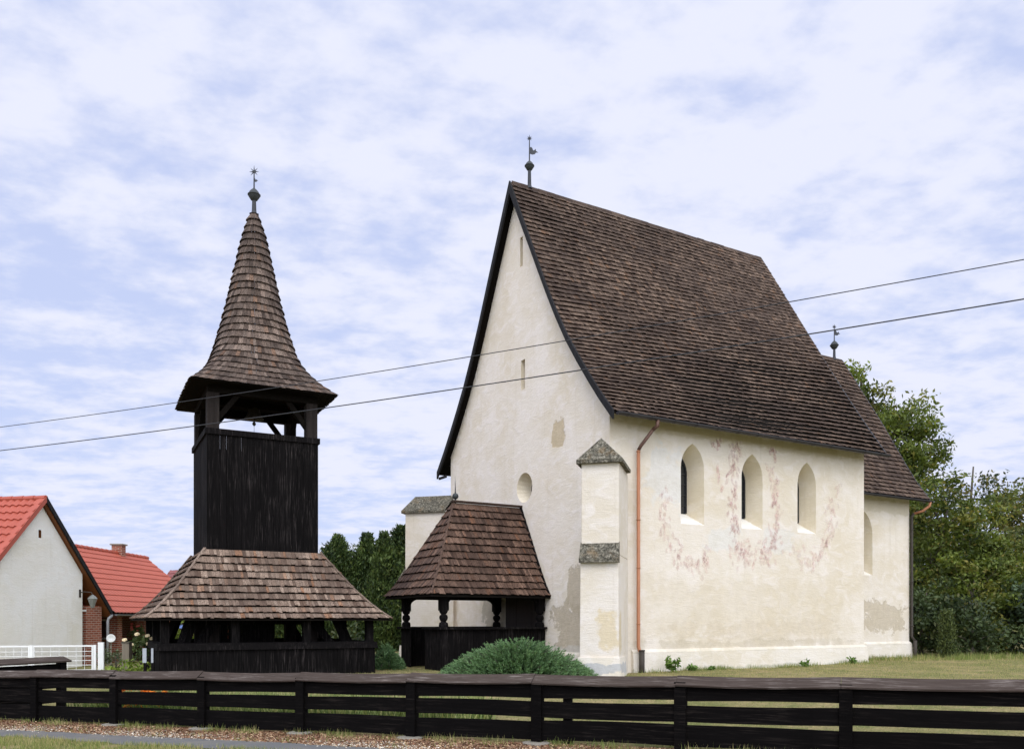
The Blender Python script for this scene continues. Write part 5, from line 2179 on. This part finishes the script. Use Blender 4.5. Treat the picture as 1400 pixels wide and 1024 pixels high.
bush('lime_shrub', 'bright lime green low shrub behind the fence by the white gate', (-9.05, 19.6, gz(-9.05, 19.6)), .42, .62, 401, LIME, 800, .05)
bush('rose_bush', 'rose bush with pale flowers left of the belfry parapet', (-9.6, 21.6, gz(-9.6, 21.6)), .48, .92, 402, ROSE, 300, .055,
     (mat_plain('rose_petals', srgb(232, 214, 176), .6, 0, .1), 9, .07))
bush('grey_bush', 'grey green bush behind the weathered stump', (-10.35, 21.8, gz(-10.35, 21.8)), .4, .72, 403, mat_leaf('grey_leaves', (0.05, 0.07, 0.035, 1), (0.15, 0.18, 0.09, 1), None, .2), 300, .05)
bush('hydrangea', 'leafy bush with blue flower heads seen through the belfry posts', (-11.3, 28.2, gz(-11.3, 28.2)), .55, 1.75, 404, LIME, 320, .07,
     (mat_plain('blue_petals', srgb(126, 150, 206), .6, 0, .15), 7, .10))
bush('hanging_flowers', 'small green and red flowering plant on the brick veranda railing', (-14.95, 33.2, .95), .2, .6, 405, ROSE, 900, .05,
     (mat_plain('red_petals', srgb(196, 92, 84), .6, 0, .15), 8, .06))
stump = thing('stump', 'weathered grey wooden post stump between the shrubs by the white gate', 'post', (-9.55, 20.7, gz(-9.62, 20.7) - .05), 0)
mb = MB()
mb.box(-.09, -.09, 0, .09, .09, .90)
mb.build('post', mat_wood('old_post', srgb(92, 84, 72), srgb(138, 128, 112), (9, 9, .7), .9, None), stump, bevel=.012)
mb = MB()
mb.box(-.10, -.10, .90, .10, .10, .94)
mb.build('stone_cap', M['stone'], stump)


# weeds along the church wall
def weed(label, base, h, seed, n, mat, leaf=.07):
    r = np.random.default_rng(seed)
    root = thing('weed', label, 'weed', base, 0, 'weeds at the foot of the church wall')
    st = MB()
    PP, DD, CC = [], [], []
    for k in range(n):
        a = r.uniform(0, 2 * math.pi)
        tip = np.array((math.cos(a) * h * .45, math.sin(a) * h * .25, h * r.uniform(.5, 1.0)))
        st.tube([(0, 0, 0), tuple(tip * np.array((.4, .4, .6))), tuple(tip)], [.008, .006, .003], 4, cap=False)
        m = 7
        t = r.uniform(.3, 1, m)
        PP.append(tip * t[:, None] + r.normal(size=(m, 3)) * .03)
        dd = rand_dirs(r, m) + np.array((math.cos(a), math.sin(a), -.1)) * .6
        DD.append(dd / np.linalg.norm(dd, axis=1, keepdims=True))
        CC.append(np.stack([r.random(m), np.zeros(m), np.zeros(m)], 1))
    P, D, Cc = map(np.concatenate, (PP, DD, CC))
    w = np.cross(D, rand_dirs(r, len(P)))
    w /= np.linalg.norm(w, axis=1, keepdims=True)
    s_ = leaf * r.uniform(.6, 1.2, len(P))[:, None]
    st.build('stems', LIME, root)
    quads('leaves', P, w * s_ * .4, D * s_, Cc, mat, root)
    return root


WEEDL = mat_leaf('weed_leaves', (0.05, 0.11, 0.02, 1), (0.17, 0.27, 0.06, 1), None, .3)
for k, (a, b, h, n, lab) in enumerate([(1.85, .05, .40, 18, 'leafy weed beside the copper downpipe'), (2.6, .15, .14, 14, 'low leafy weed just right of the taller one by the downpipe'),
                                       (3.3, .15, .10, 10, 'small weed under the first pointed window'), (6.9, .2, .20, 6, 'upright weed beneath the third pointed window'),
                                       (8.9, .2, .22, 7, 'pointed weed near the nave corner'), (10.8, 1.4, .26, 12, 'bushy weed in the angle of nave and chancel')]):
    p = cw(a, b)
    weed(lab, (p.x, p.y, gz(p.x, p.y) - .02), h, 500 + k, n, WEEDL, .075)

# ---------------------------------------------------------------- grass, leaf litter, flower bed
GR = mat_leaf('grass_blades', (0.080, 0.115, 0.028, 1), (0.27, 0.33, 0.085, 1), (0.47, 0.39, 0.19, 1), .25, .7)


def blades(name, n, sampler, hmin, hmax, wid, seed, dry, mat=GR, lean=.5):
    r = np.random.default_rng(seed)
    x, y = sampler(r, n)
    n = len(x)
    z = ground_z(x, y) - .01
    h = r.uniform(hmin, hmax, n)
    a = r.uniform(0, 2 * math.pi, n)
    P = np.stack([x, y, z], 1)
    U = np.stack([np.cos(a), np.sin(a), np.zeros(n)], 1) * (wid * r.uniform(.6, 1.3, n))[:, None]
    la = r.uniform(0, 2 * math.pi, n)
    V = np.stack([np.cos(la) * h * lean * r.random(n), np.sin(la) * h * lean * r.random(n), h], 1)
    patch = .5 + .5 * np.sin(x * 1.7 + 1.3 * np.sin(y * 1.1)) * np.cos(y * 1.9 + np.sin(x * .8))
    d = (r.random(n) < dry * (.4 + 1.2 * patch)) * r.uniform(.4, 1, n)
    col = np.stack([np.clip(r.normal(.5, .22, n), 0, 1), d, np.zeros(n)], 1)
    o = quads(name, P, U, V, col, mat, None, True)
    tag(o, kind='stuff')
    return o


def strip(t0, t1, s0, s1, clump=0.0):
    def f(r, n):
        t = r.uniform(t0, t1, n)
        s_ = r.uniform(s0, s1, n)
        if clump:
            keep = (np.sin(t * 3.1 + 2 * np.sin(s_ * 4)) + np.sin(t * 7.3 + s_ * 5)) * .5 + r.normal(0, .35, n) > clump
            t, s_ = t[keep], s_[keep]
        x = FP[0] + FD[0] * t + FN[0] * s_
        y = FP[1] + FD[1] * t + FN[1] * s_
        return x, y
    return f


def lawn(x0, x1, y0, y1):
    cs, sn = math.cos(CROT), math.sin(CROT)

    def f(r, n):
        y = np.sqrt(r.uniform(y0 * y0, y1 * y1, n))
        x = r.uniform(x0, x1, n)
        s_ = (x - FP[0]) * FN[0] + (y - FP[1]) * FN[1]
        # not inside the church, porch or belfry
        dx, dy = x - CX, y - CY
        a, b = dx * cs + dy * sn, -dx * sn + dy * cs
        ok = (s_ > .15) & ~((a > -.0) & (a < 10.0) & (b > .42) & (b < 9.5)) & ~((a >= 10.0) & (a < 14.2) & (b > 1.75) & (b < 8.2)) & ~((a > -3) & (a <= .2) & (b > 3.4) & (b < 6.1))
        ok &= ~((np.abs(x - BX) < 2.4) & (np.abs(y - BY) < 2.4))
        return x[ok], y[ok]
    return f


blades('verge_grass', 70000, strip(-12, 6, -3.4, -1.66, -.45), .02, .10, .005, 1, .42)
blades('strip_grass', 5000, strip(-12, 6, -1.1, -.1, .35), .03, .10, .005, 8, .35)
blades('fence_foot_grass', 9000, strip(-11, 6, -.35, .25, .15), .03, .15, .005, 2, .45)
blades('lawn_grass', 120000, lawn(-11, 22, 11.2, 28.5), .02, .060, .006, 3, .85)
blades('garden_edge_grass', 7000, lawn(11, 22, 26.5, 29.5), .05, .24, .008, 4, .35)
IRIS = mat_leaf('iris_leaves', (0.06, 0.10, 0.03, 1), (0.32, 0.40, 0.14, 1), (0.52, 0.50, 0.22, 1), .3)
blades('iris_bed', 9000, strip(-9.6, -1.6, .35, 2.2, -.3), .32, .62, .018, 5, .25, IRIS, .7)


def along_wall(r, n):
    a = r.uniform(.9, 14.2, n)
    b = np.where(a < 9.95, .38, 1.72) - np.abs(r.normal(0, .16, n))
    cs, sn = math.cos(CROT), math.sin(CROT)
    keep = (np.sin(a * 5.3) + np.sin(a * 2.1 + 1)) * .5 + r.normal(0, .4, n) > .1
    a, b = a[keep], b[keep]
    return CX + a * cs - b * sn, CY + a * sn + b * cs


blades('wall_foot_grass', 5200, along_wall, .04, .16, .006, 6, .2)

# dry leaves and pale chippings on the strip in front of the fence
r = np.random.default_rng(61)


def litter(name, n, s0, s1, size, mat, seed, flat=.35, zoff=.012, bias=None):
    r = np.random.default_rng(seed)
    t = r.uniform(-11, 4, n)
    s_ = r.normal((s0 + s1) / 2, (s1 - s0) / 3.2, n)
    ok = (s_ > s0 - .15) & (s_ < s1 + .12)
    if bias is not None:
        ok &= (np.sin(t * 1.9 + 1.2 * np.sin(t * .7)) + r.normal(0, .6, n)) > bias
    t, s_ = t[ok], s_[ok]
    n = len(t)
    x = FP[0] + FD[0] * t + FN[0] * s_
    y = FP[1] + FD[1] * t + FN[1] * s_
    z = ground_z(x, y) + zoff * r.uniform(.4, 1.6, n)
    nrm = rand_dirs(r, n) * flat + np.array((0, 0, 1.0))
    nrm /= np.linalg.norm(nrm, axis=1, keepdims=True)
    u = np.cross(nrm, rand_dirs(r, n))
    u /= np.linalg.norm(u, axis=1, keepdims=True)
    v = np.cross(nrm, u)
    sz = size * r.uniform(.5, 1.4, n)[:, None]
    o = quads(name, np.stack([x, y, z], 1), u * sz * .6, v * sz, np.stack([r.random(n), r.random(n) ** 3, np.zeros(n)], 1), mat)
    tag(o, kind='stuff')


litter('dry_leaves', 17000, -.95, -.03, .022, mat_leaf('dry_leaf', srgb(70, 46, 36), srgb(140, 100, 78), srgb(196, 168, 134), .1, .8), 62, .6)
litter('gravel', 14000, -1.15, -.50, .014, mat_leaf('chippings', srgb(150, 136, 118), srgb(216, 204, 186), srgb(236, 228, 214), 0.0, .9), 63, .5, .010, -.2)

# marigolds behind the fence
MG = mat_leaf('marigold_petals', srgb(222, 104, 10), srgb(246, 150, 24), None, .2)
r = np.random.default_rng(71)
cl_ = []
for k in range(46):
    t, s_ = r.normal(-7.95, .32), r.uniform(.35, .95)
    p = FP + FD * t + FN * s_
    cl_.append((p[0], p[1], gz(p[0], p[1]) + r.uniform(.22, .62)))
PP = []
for c in cl_:
    PP.append(np.array(c) + r.normal(size=(26, 3)) * np.array((.032, .032, .018)))
P = np.concatenate(PP)
d = rand_dirs(r, len(P)) + np.array((0, -.5, .6))
u = np.cross(d, rand_dirs(r, len(P)))
u /= np.linalg.norm(u, axis=1, keepdims=True)
v = np.cross(d, u)
v /= np.linalg.norm(v, axis=1, keepdims=True)
tag(quads('marigold_flowers', P, u * .018, v * .022, np.stack([r.random(len(P)), np.zeros(len(P)), np.zeros(len(P))], 1), MG), kind='stuff')
blades('marigold_leaves', 2600, strip(-9.0, -7.0, .3, 1.0), .15, .50, .010, 72, .05, WEEDL, .8)
